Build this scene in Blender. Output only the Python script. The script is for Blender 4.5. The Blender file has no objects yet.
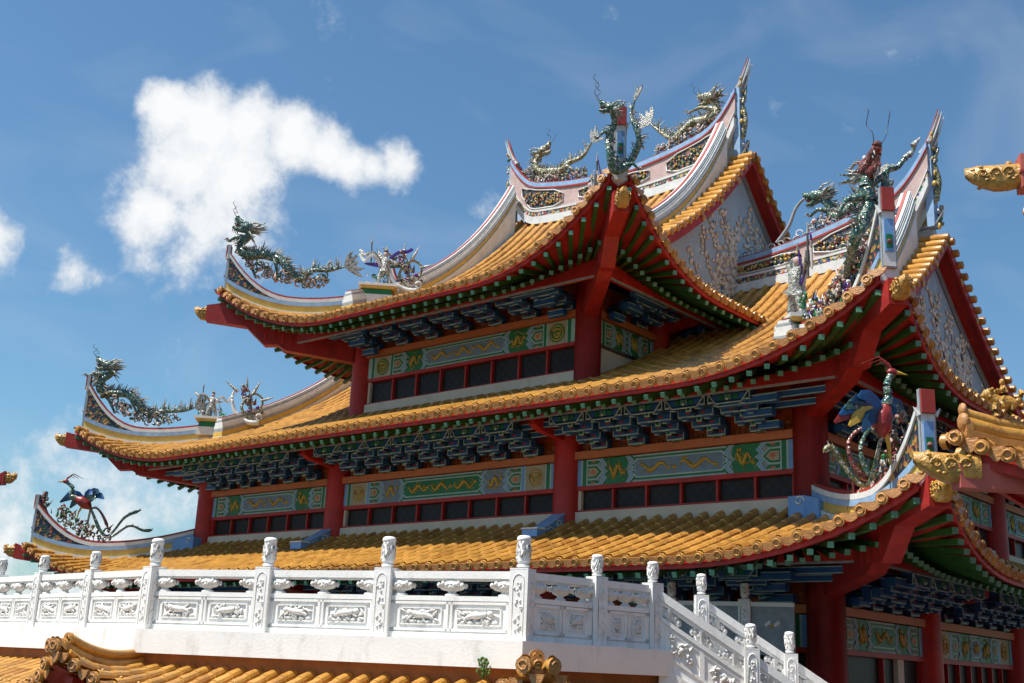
import bpy, math, random
import numpy as np
from mathutils import Vector, Matrix
random.seed(7)
scene = bpy.context.scene
COL = scene.collection
# ------------------------------------------------------------------ camera
CAM = np.array([9.6, -19.5, 0.0])
F, PI_, RO, YA = 1155.4, 0.27803, 0.04491, -0.71814
_fw = np.array([math.sin(YA)*math.cos(PI_), math.cos(YA)*math.cos(PI_), math.sin(PI_)])
_r = np.array([math.cos(YA), -math.sin(YA), 0.0]); _u = np.cross(_r, _fw)
_r2 = math.cos(RO)*_r + math.sin(RO)*_u; _u2 = -math.sin(RO)*_r + math.cos(RO)*_u
cd = bpy.data.cameras.new('camera'); cam = bpy.data.objects.new('camera', cd); COL.objects.link(cam)
cam.matrix_world = Matrix(((_r2[0], _u2[0], -_fw[0], CAM[0]), (_r2[1], _u2[1], -_fw[1], CAM[1]),
                           (_r2[2], _u2[2], -_fw[2], CAM[2]), (0, 0, 0, 1)))
cd.sensor_width = 36; cd.lens = F*36/1024; cd.clip_end = 5000; cd.clip_start = .05
scene.camera = cam
# ------------------------------------------------------------------ sun, sky, exposure
SUN = np.array([-.24, -.40, .885]); SUN /= np.linalg.norm(SUN)
sl = bpy.data.lights.new('sun', 'SUN'); sl.energy = 5.0; sl.angle = math.radians(.6); sl.color = (1, .955, .88)
so = bpy.data.objects.new('sun', sl); COL.objects.link(so)
so.rotation_euler = Vector(SUN).to_track_quat('Z', 'Y').to_euler()
scene.view_settings.view_transform = 'Standard'; scene.view_settings.look = 'None'
scene.view_settings.gamma = 1; scene.view_settings.exposure = 0.55
world = bpy.data.worlds.new('World'); scene.world = world; world.use_nodes = True
WN = world.node_tree; WN.nodes.clear()
def wn(t, **k):
    n = WN.nodes.new(t)
    for a, b in k.items(): setattr(n, a, b)
    return n
def wl(a, b): WN.links.new(a, b)
def wmath(op, a, b=None, c=None, clamp=False):
    n = wn('ShaderNodeMath', operation=op); n.use_clamp = clamp
    for i, x in enumerate((a, b, c)):
        if x is None: continue
        if isinstance(x, (int, float)): n.inputs[i].default_value = x
        else: wl(x, n.inputs[i])
    return n.outputs[0]
out = wn('ShaderNodeOutputWorld'); bg = wn('ShaderNodeBackground'); bg.inputs[1].default_value = .082
sky = wn('ShaderNodeTexSky', sky_type='NISHITA'); sky.sun_disc = False
sky.sun_elevation = math.asin(SUN[2]); sky.sun_rotation = math.atan2(SUN[0], SUN[1])
sky.air_density = 1.2; sky.dust_density = .6; sky.ozone_density = 3.0; sky.altitude = 50
tc = wn('ShaderNodeTexCoord'); nrm = wn('ShaderNodeVectorMath', operation='NORMALIZE'); wl(tc.outputs['Generated'], nrm.inputs[0])
DIR = nrm.outputs[0]
nz = wn('ShaderNodeTexNoise'); nz.inputs['Scale'].default_value = 9; nz.inputs['Detail'].default_value = 9; nz.inputs['Roughness'].default_value = .6
wl(DIR, nz.inputs['Vector'])
nz2 = wn('ShaderNodeTexNoise'); nz2.inputs['Scale'].default_value = 30; nz2.inputs['Detail'].default_value = 8; nz2.inputs['Roughness'].default_value = .65
wl(DIR, nz2.inputs['Vector'])
def pdir(x, y):
    d = _fw + (x-512)/F*_r2 - (y-341.5)/F*_u2
    return d/np.linalg.norm(d)
# cloud puffs of the sky: direction, angular radius, density
PUFFS = [(172,112,40,1),(205,125,50,1),(250,128,48,1),(292,138,44,1),(325,150,36,.95),(352,165,28,.85),(374,166,22,.8),(398,164,32,.8),(185,170,60,1),
         (230,175,66,1),(160,212,56,.8),(205,222,62,.8),(240,235,46,.6),(185,258,40,.4),(140,235,38,.5),(76,270,28,.5),(98,277,20,.45),
         (-12,235,32,.85),(-24,250,36,.8),(515,205,40,.3),(0,545,50,.6),(40,525,60,.35),(120,520,70,.35),(180,515,50,.3),
         (60,590,110,.5),(-60,560,120,.5)]
tot = None
for (px, py, pr, dens) in PUFFS:
    vd = wn('ShaderNodeVectorMath', operation='DISTANCE'); wl(DIR, vd.inputs[0]); vd.inputs[1].default_value = tuple(pdir(px, py))
    v = wmath('MULTIPLY_ADD', vd.outputs['Value'], -1.0/(pr/F*.96), 1.0)
    v = wmath('MULTIPLY', wmath('MAXIMUM', v, -1.1), dens)
    tot = v if tot is None else wmath('SMOOTH_MAX', tot, v, .3)
nsum = wmath('ADD', wmath('MULTIPLY', wmath('SUBTRACT', nz.outputs[0], .5), 1.35), wmath('MULTIPLY', wmath('SUBTRACT', nz2.outputs[0], .5), 1.1))
cl = wmath('ADD', tot, nsum)
mr = wn('ShaderNodeMapRange'); mr.interpolation_type = 'SMOOTHSTEP'; wl(cl, mr.inputs[0]); mr.inputs[1].default_value = -.04; mr.inputs[2].default_value = .55
# thin wisps high on the right
wm = wn('ShaderNodeMapping'); wl(DIR, wm.inputs[0]); wm.inputs['Scale'].default_value = (5, 3, 9); wm.inputs['Rotation'].default_value = (.3, .5, .2)
wz = wn('ShaderNodeTexNoise'); wz.inputs['Scale'].default_value = 1.4; wz.inputs['Detail'].default_value = 8; wz.inputs['Distortion'].default_value = .8; wl(wm.outputs[0], wz.inputs['Vector'])
wr = wn('ShaderNodeMapRange'); wl(wz.outputs[0], wr.inputs[0]); wr.inputs[1].default_value = .48; wr.inputs[2].default_value = .85; wr.inputs[4].default_value = .2
mask = wmath('MAXIMUM', wmath('MULTIPLY', mr.outputs[0], .93), wr.outputs[0])
cc = wn('ShaderNodeMixRGB'); cs_ = wn('ShaderNodeMapRange'); wl(wmath('ADD', cl, wmath('MULTIPLY', nz2.outputs[0], .5)), cs_.inputs[0]); cs_.inputs[1].default_value = .1; cs_.inputs[2].default_value = 1.05; wl(cs_.outputs[0], cc.inputs[0]); cc.inputs[1].default_value = (5.6, 6.1, 6.6, 1); cc.inputs[2].default_value = (8.5, 8.55, 8.5, 1)
tint = wn('ShaderNodeMixRGB', blend_type='MULTIPLY'); tint.inputs[0].default_value = 1; wl(sky.outputs[0], tint.inputs[1]); tint.inputs[2].default_value = (.72, .97, 1.06, 1)
mx = wn('ShaderNodeMixRGB'); wl(mask, mx.inputs[0]); wl(tint.outputs[0], mx.inputs[1]); wl(cc.outputs[0], mx.inputs[2])
wl(mx.outputs[0], bg.inputs[0]); wl(bg.outputs[0], out.inputs[0])

# ------------------------------------------------------------------ materials
def mat(name, c, rough=.5, spec=.5, var=.25, vs=3.0, bump=0, bs=20, metal=0, coat=0, dirt=None, ds=1.2, cell=0):
    m = bpy.data.materials.new(name); m.use_nodes = True; nt = m.node_tree; b = nt.nodes['Principled BSDF']
    b.inputs['Roughness'].default_value = rough; b.inputs['Metallic'].default_value = metal
    b.inputs['Specular IOR Level'].default_value = spec; b.inputs['Coat Weight'].default_value = coat
    t = nt.nodes.new('ShaderNodeTexCoord')
    n = nt.nodes.new('ShaderNodeTexNoise'); n.inputs['Scale'].default_value = vs; n.inputs['Detail'].default_value = 6; n.inputs['Roughness'].default_value = .65
    nt.links.new(t.outputs['Object'], n.inputs['Vector'])
    r = nt.nodes.new('ShaderNodeValToRGB'); nt.links.new(n.outputs[0], r.inputs[0])
    r.color_ramp.elements[0].position = .3; r.color_ramp.elements[1].position = .7
    r.color_ramp.elements[0].color = tuple(x*(1-var) for x in c)+(1,); r.color_ramp.elements[1].color = tuple(min(1, x*(1+var*.6)) for x in c)+(1,)
    o = r.outputs[0]
    if cell:
        vo = nt.nodes.new('ShaderNodeTexVoronoi'); vo.inputs['Scale'].default_value = cell; nt.links.new(t.outputs['Object'], vo.inputs['Vector'])
        sc_ = nt.nodes.new('ShaderNodeSeparateColor'); nt.links.new(vo.outputs['Color'], sc_.inputs[0])
        rr = nt.nodes.new('ShaderNodeValToRGB'); nt.links.new(sc_.outputs[0], rr.inputs[0])
        rr.color_ramp.elements[0].color = (.62, .52, .45, 1); rr.color_ramp.elements[1].color = (1.0, 1.0, 1.0, 1); e_ = rr.color_ramp.elements.new(.25); e_.color = (.86, .84, .8, 1)
        mu = nt.nodes.new('ShaderNodeMixRGB'); mu.blend_type = 'MULTIPLY'; mu.inputs[0].default_value = 1; nt.links.new(o, mu.inputs[1]); nt.links.new(rr.outputs[0], mu.inputs[2]); o = mu.outputs[0]
    if dirt:
        n3 = nt.nodes.new('ShaderNodeTexNoise'); n3.inputs['Scale'].default_value = ds; n3.inputs['Detail'].default_value = 10; n3.inputs['Roughness'].default_value = .75
        mp = nt.nodes.new('ShaderNodeMapping'); mp.inputs['Scale'].default_value = (1, 1, .35); nt.links.new(t.outputs['Object'], mp.inputs[0]); nt.links.new(mp.outputs[0], n3.inputs['Vector'])
        mr_ = nt.nodes.new('ShaderNodeMapRange'); nt.links.new(n3.outputs[0], mr_.inputs[0]); mr_.inputs[1].default_value = .52; mr_.inputs[2].default_value = .78; mr_.inputs[4].default_value = dirt[3]
        mi = nt.nodes.new('ShaderNodeMixRGB'); nt.links.new(mr_.outputs[0], mi.inputs[0]); nt.links.new(o, mi.inputs[1]); mi.inputs[2].default_value = tuple(dirt[:3])+(1,)
        o = mi.outputs[0]
    nt.links.new(o, b.inputs['Base Color'])
    if bump:
        n2 = nt.nodes.new('ShaderNodeTexNoise'); n2.inputs['Scale'].default_value = bs; n2.inputs['Detail'].default_value = 4; nt.links.new(t.outputs['Object'], n2.inputs['Vector'])
        bp = nt.nodes.new('ShaderNodeBump'); bp.inputs['Strength'].default_value = bump; bp.inputs['Distance'].default_value = .02
        nt.links.new(n2.outputs[0], bp.inputs['Height']); nt.links.new(bp.outputs[0], b.inputs['Normal'])
    return m
def multi(name, cols, scale, rough=.35, bump=.5):
    """glazed shard mosaic: voronoi cells of several colours"""
    m = bpy.data.materials.new(name); m.use_nodes = True; nt = m.node_tree; b = nt.nodes['Principled BSDF']; b.inputs['Roughness'].default_value = rough
    t = nt.nodes.new('ShaderNodeTexCoord'); v = nt.nodes.new('ShaderNodeTexVoronoi'); v.inputs['Scale'].default_value = scale; nt.links.new(t.outputs['Object'], v.inputs['Vector'])
    s = nt.nodes.new('ShaderNodeSeparateColor'); nt.links.new(v.outputs['Color'], s.inputs[0])
    r = nt.nodes.new('ShaderNodeValToRGB'); r.color_ramp.interpolation = 'CONSTANT'; nt.links.new(s.outputs[0], r.inputs[0])
    for i, c in enumerate(cols):
        e = r.color_ramp.elements[i] if i < 2 else r.color_ramp.elements.new(i/len(cols))
        e.position = i/len(cols); e.color = tuple(c)+(1,)
    nt.links.new(r.outputs[0], b.inputs['Base Color'])
    bp = nt.nodes.new('ShaderNodeBump'); bp.inputs['Strength'].default_value = bump; bp.inputs['Distance'].default_value = .03
    nt.links.new(v.outputs['Distance'], bp.inputs['Height']); nt.links.new(bp.outputs[0], b.inputs['Normal'])
    return m
M = {
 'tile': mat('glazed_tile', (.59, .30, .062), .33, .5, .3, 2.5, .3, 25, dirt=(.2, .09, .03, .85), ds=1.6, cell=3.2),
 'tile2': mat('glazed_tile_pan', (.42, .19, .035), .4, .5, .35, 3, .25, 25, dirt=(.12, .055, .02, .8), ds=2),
 'disc': mat('tile_end', (.48, .22, .07), .4, .5, .35, 9, .6, 50),
 'gold': mat('gilt', (.5, .26, .045), .32, .6, .5, 14, .8, 30),
 'goldp': mat('gold_paint', (.5, .32, .04), .45, .5, .2, 8),
 'red': mat('red_paint', (.42, .024, .016), .5, .35, .3, 2.2, .2, 14, dirt=(.16, .03, .025, .7), ds=2.5),
 'redb': mat('bright_red_paint', (.42, .02, .012), .5, .35, .3, 3, .15, 14, dirt=(.16, .03, .02, .7), ds=3),
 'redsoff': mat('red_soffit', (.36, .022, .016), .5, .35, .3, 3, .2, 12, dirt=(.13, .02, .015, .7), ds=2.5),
 'pink': mat('sunlit_red', (.5, .12, .09), .6, .3, .25, 3, .1, 12),  # red paint lightened to pink, the sunlight on it put into the colour
 'orange': mat('orange_beam', (.50, .15, .045), .5, .4, .15, 3),
 'oboard': mat('orange_board', (.46, .09, .015), .5, .4, .5, 7),
 'blue': mat('blue_paint', (.02, .10, .27), .45, .4, .3, 4),
 'dblue': mat('dark_blue_paint', (.012, .045, .10), .45, .4, .3, 4),
 'lblue': mat('light_blue_paint', (.16, .33, .62), .45, .4, .2, 4),
 'trim': mat('pale_trim', (.36, .50, .45), .5, .4, .2, 5),
 'green': mat('green_paint', (.012, .16, .05), .45, .4, .25, 4),
 'dgreen': mat('rafter_green', (.03, .105, .022), .45, .4, .35, 4),
 'mint': mat('mint_end', (.10, .27, .17), .5, .4, .15, 8),
 'pgrey': mat('panel_grey', (.27, .33, .33), .55, .3, .2, 6),
 'pblue': mat('panel_blue', (.17, .25, .33), .55, .3, .2, 6),
 'ptan': mat('panel_tan', (.38, .33, .22), .55, .3, .2, 6),
 'white': mat('white_wall', (.62, .53, .41), .6, .3, .12, 2, dirt=(.3, .27, .22, .5)),
 'rwhite': mat('ridge_white', (.66, .68, .66), .5, .4, .15, 4, dirt=(.3, .3, .28, .6), ds=3),
 'ryell': mat('ridge_yellow', (.62, .42, .09), .45, .4, .2, 4, dirt=(.3, .25, .1, .6), ds=3),
 'rblue': mat('ridge_blue', (.26, .42, .62), .45, .4, .25, 5),
 'rred': mat('ridge_red', (.34, .04, .03), .5, .4, .2, 4),
 'rgrey': mat('ridge_grey', (.3, .33, .34), .5, .4, .3, 6),
 'rpink': mat('ridge_pink', (.52, .38, .35), .6, .3, .2, 5, dirt=(.35, .22, .18, .6), ds=3),
 'marble': mat('white_marble', (.86, .84, .80), .5, .35, .06, 2, .15, 30, dirt=(.42, .38, .33, .65), ds=3.6),
 'marble2': mat('carved_marble', (.74, .715, .67), .6, .3, .12, 9, .3, 60, dirt=(.34, .31, .26, .8), ds=5),
 'terra': mat('ochre_wall', (.36, .13, .035), .6, .3, .3, 3, dirt=(.14, .06, .03, .8)),
 'black': mat('dark_interior', (.012, .01, .01), .6, .2, .2, 2),
 'gable': mat('gable_blue', (.36, .44, .50), .6, .3, .18, 2, .2, 12, dirt=(.30, .32, .34, .6), ds=2),
 'blossom': multi('blossom_shards', [(.75, .7, .6), (.6, .42, .2), (.7, .55, .45), (.5, .5, .45)], 14),
 'scale': multi('dragon_scales', [(.03, .12, .10), (.02, .07, .09), (.10, .16, .10), (.28, .30, .25), (.05, .1, .05)], 26, .25),
 'scaleg': multi('dragon_green_gold', [(.22, .2, .07), (.05, .1, .05), (.34, .3, .16), (.12, .1, .06), (.45, .42, .34)], 26, .25),
 'shard': multi('shard_white', [(.46, .45, .42), (.26, .28, .26), (.42, .36, .32), (.12, .17, .14)], 30, .3),
 'shardr': multi('shard_red', [(.2, .03, .025), (.1, .02, .02), (.28, .12, .1), (.14, .07, .05)], 24, .3),
 'shardmix': multi('shard_mix', [(.05, .16, .08), (.5, .48, .42), (.4, .04, .03), (.04, .06, .22), (.5, .35, .08), (.12, .1, .09), (.5, .3, .28), (.03, .06, .05)], 16, .35),
 'floral': multi('floral_panel', [(.015, .03, .05), (.02, .03, .035), (.35, .2, .05), (.02, .02, .03), (.3, .1, .05), (.03, .07, .04), (.02, .03, .07)], 14, .5),
 'purple': mat('purple_glaze', (.08, .03, .25), .3, .5, .3, 8),
 'bird': mat('bird_red', (.24, .02, .015), .35, .5, .3, 8, .4, 40),
 'ground': mat('ground_paving', (.10, .095, .085), .8, .2, .2, .3, .2, 6),
 'wire': mat('wire', (.08, .08, .08), .5, .3, .1, 3),
 'leaf': mat('leaf', (.08, .16, .03), .6, .3, .3, 8),
}
# glass with faint lattice
g = bpy.data.materials.new('window_glass'); g.use_nodes = True; gn = g.node_tree; gb = gn.nodes['Principled BSDF']
gb.inputs['Roughness'].default_value = .35; gb.inputs['Specular IOR Level'].default_value = .12
gt = gn.nodes.new('ShaderNodeTexCoord'); gz = gn.nodes.new('ShaderNodeTexNoise'); gz.inputs['Scale'].default_value = 1.3; gz.inputs['Detail'].default_value = 5
gn.links.new(gt.outputs['Object'], gz.inputs['Vector'])
gr = gn.nodes.new('ShaderNodeValToRGB'); gr.color_ramp.elements[0].color = (.010, .009, .010, 1); gr.color_ramp.elements[1].color = (.04, .036, .034, 1); gn.links.new(gz.outputs[0], gr.inputs[0])
gbk = gn.nodes.new('ShaderNodeTexChecker'); gbk.inputs['Scale'].default_value = 8; gn.links.new(gt.outputs['Object'], gbk.inputs['Vector'])
gbk.inputs[1].default_value = (.9, .85, .8, 1); gbk.inputs[2].default_value = (1.15, 1.1, 1.05, 1)
gm = gn.nodes.new('ShaderNodeMixRGB'); gm.blend_type = 'MULTIPLY'; gm.inputs[0].default_value = 1; gn.links.new(gr.outputs[0], gm.inputs[1]); gn.links.new(gbk.outputs[0], gm.inputs[2])
gn.links.new(gm.outputs[0], gb.inputs['Base Color']); M['glass'] = g

# ------------------------------------------------------------------ mesh helpers
A = lambda *p: np.array(p, float)
def nrmv(v):
    v = np.asarray(v, float); return v/(np.linalg.norm(v)+1e-12)
class MB:
    def __init__(s): s.v = []; s.f = []; s.m = []; s.mats = []; s.sm = []
    def mi(s, m):
        if m not in s.mats: s.mats.append(m)
        return s.mats.index(m)
    def face(s, pts, m, smooth=False):
        i = len(s.v); s.v += [tuple(p) for p in pts]; s.f.append(tuple(range(i, i+len(pts)))); s.m.append(s.mi(m)); s.sm.append(smooth)
    def box(s, c, h, m, ax=None):
        ax = ax if ax is not None else np.eye(3); c = np.asarray(c, float)
        i = len(s.v)
        for sx in (-1, 1):
            for sy in (-1, 1):
                for sz in (-1, 1): s.v.append(tuple(c + sx*h[0]*ax[0] + sy*h[1]*ax[1] + sz*h[2]*ax[2]))
        for f in ((0,1,3,2),(4,6,7,5),(0,4,5,1),(2,3,7,6),(0,2,6,4),(1,5,7,3)):
            s.f.append(tuple(i+k for k in f)); s.m.append(s.mi(m)); s.sm.append(False)
    def grid(s, rows, m, smooth=True, close=False):
        i = len(s.v); n = len(rows[0])
        for r in rows: s.v += [tuple(p) for p in r]
        k = s.mi(m)
        for a in range(len(rows)-1):
            for b in range(n if close else n-1):
                b2 = (b+1) % n
                s.f.append((i+a*n+b, i+a*n+b2, i+(a+1)*n+b2, i+(a+1)*n+b)); s.m.append(k); s.sm.append(smooth)
    def ring(s, c, t, r, n, up=A(0, 0, 1)):
        t = nrmv(t); a = np.cross(t, up)
        if np.linalg.norm(a) < 1e-3: a = np.cross(t, A(1, 0, 0))
        a = nrmv(a); b = np.cross(a, t)
        return [c + r*(math.cos(2*math.pi*k/n)*a + math.sin(2*math.pi*k/n)*b) for k in range(n)]
    def tube(s, path, r, m, n=8, cap=True, smooth=True):
        P = [np.asarray(p, float) for p in path]; R = r if hasattr(r, '__len__') else [r]*len(P)
        rows = []
        for i, p in enumerate(P):
            t = P[min(i+1, len(P)-1)] - P[max(i-1, 0)]
            rows.append(s.ring(p, t, R[i], n))
        s.grid(rows, m, smooth, True)
        if cap: s.face(rows[0], m); s.face(rows[-1][::-1], m)
    def ball(s, c, r, m, n=8, k=5, ax=None):
        c = np.asarray(c, float); r = (r, r, r) if not hasattr(r, '__len__') else r; ax = np.eye(3) if ax is None else ax
        rows = []
        for i in range(k+1):
            th = math.pi*i/k
            rows.append([c + ax[0]*r[0]*max(math.sin(th), .02)*math.cos(2*math.pi*j/n) + ax[1]*r[1]*max(math.sin(th), .02)*math.sin(2*math.pi*j/n) + ax[2]*r[2]*math.cos(th) for j in range(n)])
        s.grid(rows, m, True, True)
    def cone(s, a, b, r, m, n=5):
        s.tube([a, (np.asarray(a)+np.asarray(b))/2, b], [r, r*.6, r*.08], m, n)
    def loft(s, path, w, h0, h1, m, smooth=False):
        """box section following path; h0,h1 heights above path points (scalars or lists)"""
        P = [np.asarray(p, float) for p in path]; n = len(P)
        h0 = h0 if hasattr(h0, '__len__') else [h0]*n; h1 = h1 if hasattr(h1, '__len__') else [h1]*n
        w = w if hasattr(w, '__len__') else [w]*n
        rows = []
        for i, p in enumerate(P):
            t = P[min(i+1, n-1)] - P[max(i-1, 0)]; t[2] = 0; t = nrmv(t); q = A(-t[1], t[0], 0)*w[i]/2
            rows.append([p-q+A(0,0,h0[i]), p+q+A(0,0,h0[i]), p+q+A(0,0,h1[i]), p-q+A(0,0,h1[i])])
        s.grid(rows, m, smooth, True); s.face(rows[0][::-1], m); s.face(rows[-1], m)
    def slab(s, pts, n, th, m):
        """flat polygon extruded by th along n"""
        n = np.asarray(n, float); a = [np.asarray(p, float) for p in pts]; b = [p+n*th for p in a]
        s.face(a[::-1], m); s.face(b, m)
        for i in range(len(a)):
            j = (i+1) % len(a); s.face([a[i], a[j], b[j], b[i]], m)
    def build(s, name, parent=None, local=False, loc=None, **props):
        me = bpy.data.meshes.new(name); me.from_pydata(s.v, [], s.f)
        for m in s.mats: me.materials.append(M[m])
        me.polygons.foreach_set('material_index', s.m); me.polygons.foreach_set('use_smooth', s.sm); me.update()
        o = bpy.data.objects.new(name, me); COL.objects.link(o)
        if parent is not None:
            o.parent = parent
            if not local and parent.type == 'EMPTY': o.matrix_parent_inverse = parent.matrix_basis.inverted()
        if loc is not None: o.location = loc
        for k, v in props.items(): o[k] = v
        return o
def empty(name, loc, label, cat, group=None):
    o = bpy.data.objects.new(name, None); COL.objects.link(o); o.location = loc; o['label'] = label; o['category'] = cat
    o.matrix_basis = Matrix.Translation(Vector(loc))
    if group: o['group'] = group
    return o
def spline(pts, k=6):
    P = [np.asarray(p, float) for p in pts]; P = [2*P[0]-P[1]] + P + [2*P[-1]-P[-2]]; o = []
    for i in range(1, len(P)-2):
        for j in range(k):
            t = j/k; p0, p1, p2, p3 = P[i-1:i+3]
            o.append(.5*((2*p1)+(-p0+p2)*t+(2*p0-5*p1+4*p2-p3)*t*t+(-p0+3*p1-3*p2+p3)*t**3))
    o.append(P[-2]); return o
Z = A(0, 0, 1)

# ------------------------------------------------------------------ roofs
class Roof:
    def __init__(s, x0, y0, x1, y1, ext, z0, lift, L, a1, a3, ov, sp=.36, tr=.085):
        s.r = (x0, y0, x1, y1); s.ext = ext; s.z0 = z0; s.lift = lift; s.L = L; s.a1 = a1; s.a3 = a3; s.ov = ov; s.sp = sp; s.tr = tr; s.sad = None
    def side(s, k):
        x0, y0, x1, y1 = s.r
        return [(A(x0,y0,0), A(1,0,0), A(0,1,0), x1-x0), (A(x1,y0,0), A(0,1,0), A(-1,0,0), y1-y0),
                (A(x1,y1,0), A(-1,0,0), A(0,-1,0), x1-x0), (A(x0,y1,0), A(0,-1,0), A(1,0,0), y1-y0)][k]
    def w(s, p): return max(0., 1-p/s.L)
    def prof(s, d): return s.a1*d + s.a3*max(d, 0)**3
    def H(s, k, a, d):
        ln = s.side(k)[3]; p = min(a, ln-a)+s.ext; q = d+s.ext
        z = s.z0 + s.prof(d) + s.lift*s.w(p)**1.9*s.w(q)**1.9
        if s.sad and k in (0, 2):
            z += s.sad[0]*min(1.3, abs(a-ln/2)/s.sad[1])**2.5*(max(0, d-2)/(s.sad[2]-2))**1.5
        return z
    def P(s, k, a, d, dz=0):
        O, U, N, ln = s.side(k); p = O+U*a+N*d; p[2] = s.H(k, a, d)+dz; return p
    def edge(s, k, a):
        ln = s.side(k)[3]; return -s.ext*s.w(min(a, ln-a)+s.ext)**2
    def hip(s, k, a, lim):
        ln = s.side(k)[3]; h = min(a, ln-a); l = lim(a); return l if l > 3.6 else max(min(h, l), -s.ext)
    def tiles(s, name, parent, lims, rng=None, **props):
        """lims: dict side -> function a -> max depth"""
        mb = MB()
        for k, lim in lims.items():
            O, U, N, ln = s.side(k); n = int(round((ln+2*s.ext)/s.sp)); sp = (ln+2*s.ext)/n
            for i in range(n):
                a = -s.ext+(i+.5)*sp
                if rng and not rng(k, a): continue
                al, ar = a-sp/2, a+sp/2
                dc = s.hip(k, a, lim); d0 = s.edge(k, a)
                if s.sp > .25 and min(a, ln-a)+s.ext < s.sp*.9: continue
                cols = []
                m_ = max(2, int(math.ceil((dc-d0)/.45)))
                for aa in (al, ar):
                    dd = dc if lim(a) > 3.6 else max(min(min(aa, ln-aa), lim(a)), s.edge(k, aa))
                    cols.append([s.P(k, aa, s.edge(k, aa)+(dd-s.edge(k, aa))*j/m_) for j in range(m_+1)])
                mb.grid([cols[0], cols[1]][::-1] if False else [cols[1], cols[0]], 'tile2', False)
                if dc-d0 < (.15 if s.sp > .25 else .02): continue
                # barrel tile row, half round, with overlapping joints
                nseg = max(2, int(round((dc-d0)/.36)))
                t0 = None; rows = []
                for j in range(nseg):
                    for e in (0, 1):
                        d = d0-.05+(dc-d0+.05)*(j+e*.999)/nseg
                        r = s.tr*(1.1 if e == 0 else .95)
                        c = s.P(k, a, d, .01)
                        rows.append([c + U*math.cos(t)*r + Z*math.sin(t)*r*1.25 for t in (0, .6, 1.2, 1.9, 2.5, math.pi)])
                mb.grid(rows, 'tile', False)
                # end disc and drip tile
                c = s.P(k, a, d0-.05, .01); tn = nrmv(s.P(k, a, d0)-s.P(k, a, d0+.3)); R = s.tr*1.12
                up = nrmv(np.cross(U, -tn)); up = up if up[2] > 0 else -up
                ringp = [c + U*R*math.cos(t)+up*R*math.sin(t) for t in np.linspace(0, 2*math.pi, 10, endpoint=False)]
                ring2 = [p+tn*.05 for p in ringp]; mb.grid([ringp, ring2], 'tile', True, True); mb.face(ring2, 'disc')
                mb.tube([c+tn*.055+(U*math.cos(t)+up*math.sin(t))*R*.62 for t in np.linspace(0, 6.28, 9)], .014, 'tile', 4)
                # drip tongue between rows
                aa = a+sp/2
                if ln-aa+s.ext < .3: continue
                c = s.P(k, aa, s.edge(k, aa)-.04, 0); W = sp/2-.02
                pts = [c-U*W+up*.05, c-U*W*.7-up*.03, c-U*W*.3-up*.07, c-up*.085, c+U*W*.3-up*.07, c+U*W*.7-up*.03, c+U*W+up*.05]
                mb.slab(pts, tn, .03, 'disc')
        return mb.build(name, parent, **props)
    def under(s, parent, sides=(0, 1, 3), rng=None, near=(), rafters=True):
        """soffit, fascia, rafters, purlin as sub-parts"""
        so_ = MB(); fa = MB(); pu = MB(); stuff = MB(); singles = []
        ov = s.ov; pd = ov-1.3
        for k in sides:
            O, U, N, ln = s.side(k); n = int(round((ln+2*s.ext)/s.sp)); sp = (ln+2*s.ext)/n
            for i in range(n):
                al, ar = -s.ext+i*sp, -s.ext+(i+1)*sp
                if rng and not rng(k, (al+ar)/2): continue
                if min(al+ar, 2*ln-al-ar)/2 < -s.ext+.3: continue
                cols = []
                for aa in (al, ar):
                    d0 = s.edge(k, aa)+.04; d1 = max(d0, min(min(aa, ln-aa), ov+.15))
                    cols.append([s.P(k, aa, d0+(d1-d0)*j/5, -.13) for j in range(6)])
                so_.grid(cols, 'redsoff', False)
                e = [(s.P(k, aa, s.edge(k, aa)+.0, 0)) for aa in (al, ar)]
                q = [N*.05, N*.05]
                fa.face([e[0]-Z*.17, e[1]-Z*.17, e[1]-Z*.01, e[0]-Z*.01], 'redb')
                fa.face([e[0]-Z*.17+q[0], e[1]-Z*.17+q[0], e[1]-Z*.17, e[0]-Z*.17], 'redb')
                fa.face([e[0]+q[0]-Z*.01, e[1]+q[0]-Z*.01, e[1]-Z*.17+q[0], e[0]-Z*.17+q[0]], 'redb')
            K = ov+1.2
            for i in range(n+1):
                a = -s.ext+i*sp
                if min(a, ln-a) < -s.ext+.2 or not rafters: continue
                if rng and not rng(k, a): continue
                mir = a > ln/2; b = ln-a if mir else a
                br = b if b >= K else pd+(b+s.ext)*(K-pd)/(K+s.ext)
                ra = ln-br if mir else br
                ed = s.edge(k, a)
                def pt(t, off, o0=None): # t 0 root .. 1 edge
                    aa = ra+(a-ra)*t; dd = pd+(ed-pd)*t
                    # height follows the roof underside
                    return s.P(k, aa, dd, -off)
                for (t0, t1, o_0, o_1) in ((.1, .97, .16, .27), (-.05, .42, .27, .38)):
                    mb = MB(); p0 = pt(t0, o_0); p1 = pt(t1, o_1)
                    if np.linalg.norm(p1-p0) < .3 : continue
                    d = nrmv(p1-p0); sd = nrmv(np.cross(d, Z)); up = np.cross(sd, d); h = .044*s.sp/.36
                    mid = (p0+p1)/2
                    tgt = mb if (k, mir) in near and b < 1.9 else stuff
                    tgt.box(mid, (np.linalg.norm(p1-p0)/2, h, h), 'dgreen', np.array([d, sd, up]))
                    tgt.box(p1+d*.012, (.012, h*1.02, h*1.02), 'mint', np.array([d, sd, up]))
                    if tgt is mb: singles.append(mb)
            # purlin
            a_ = np.linspace(pd-.1, ln-pd+.1, 40); base = s.z0+s.prof(pd)-.47
            path = [O+U*x+N*pd+Z*base for x in a_]
            if rng: path = [p for p, x in zip(path, a_) if rng(k, x)]; a_ = [x for x in a_ if rng(k, x)]
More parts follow.
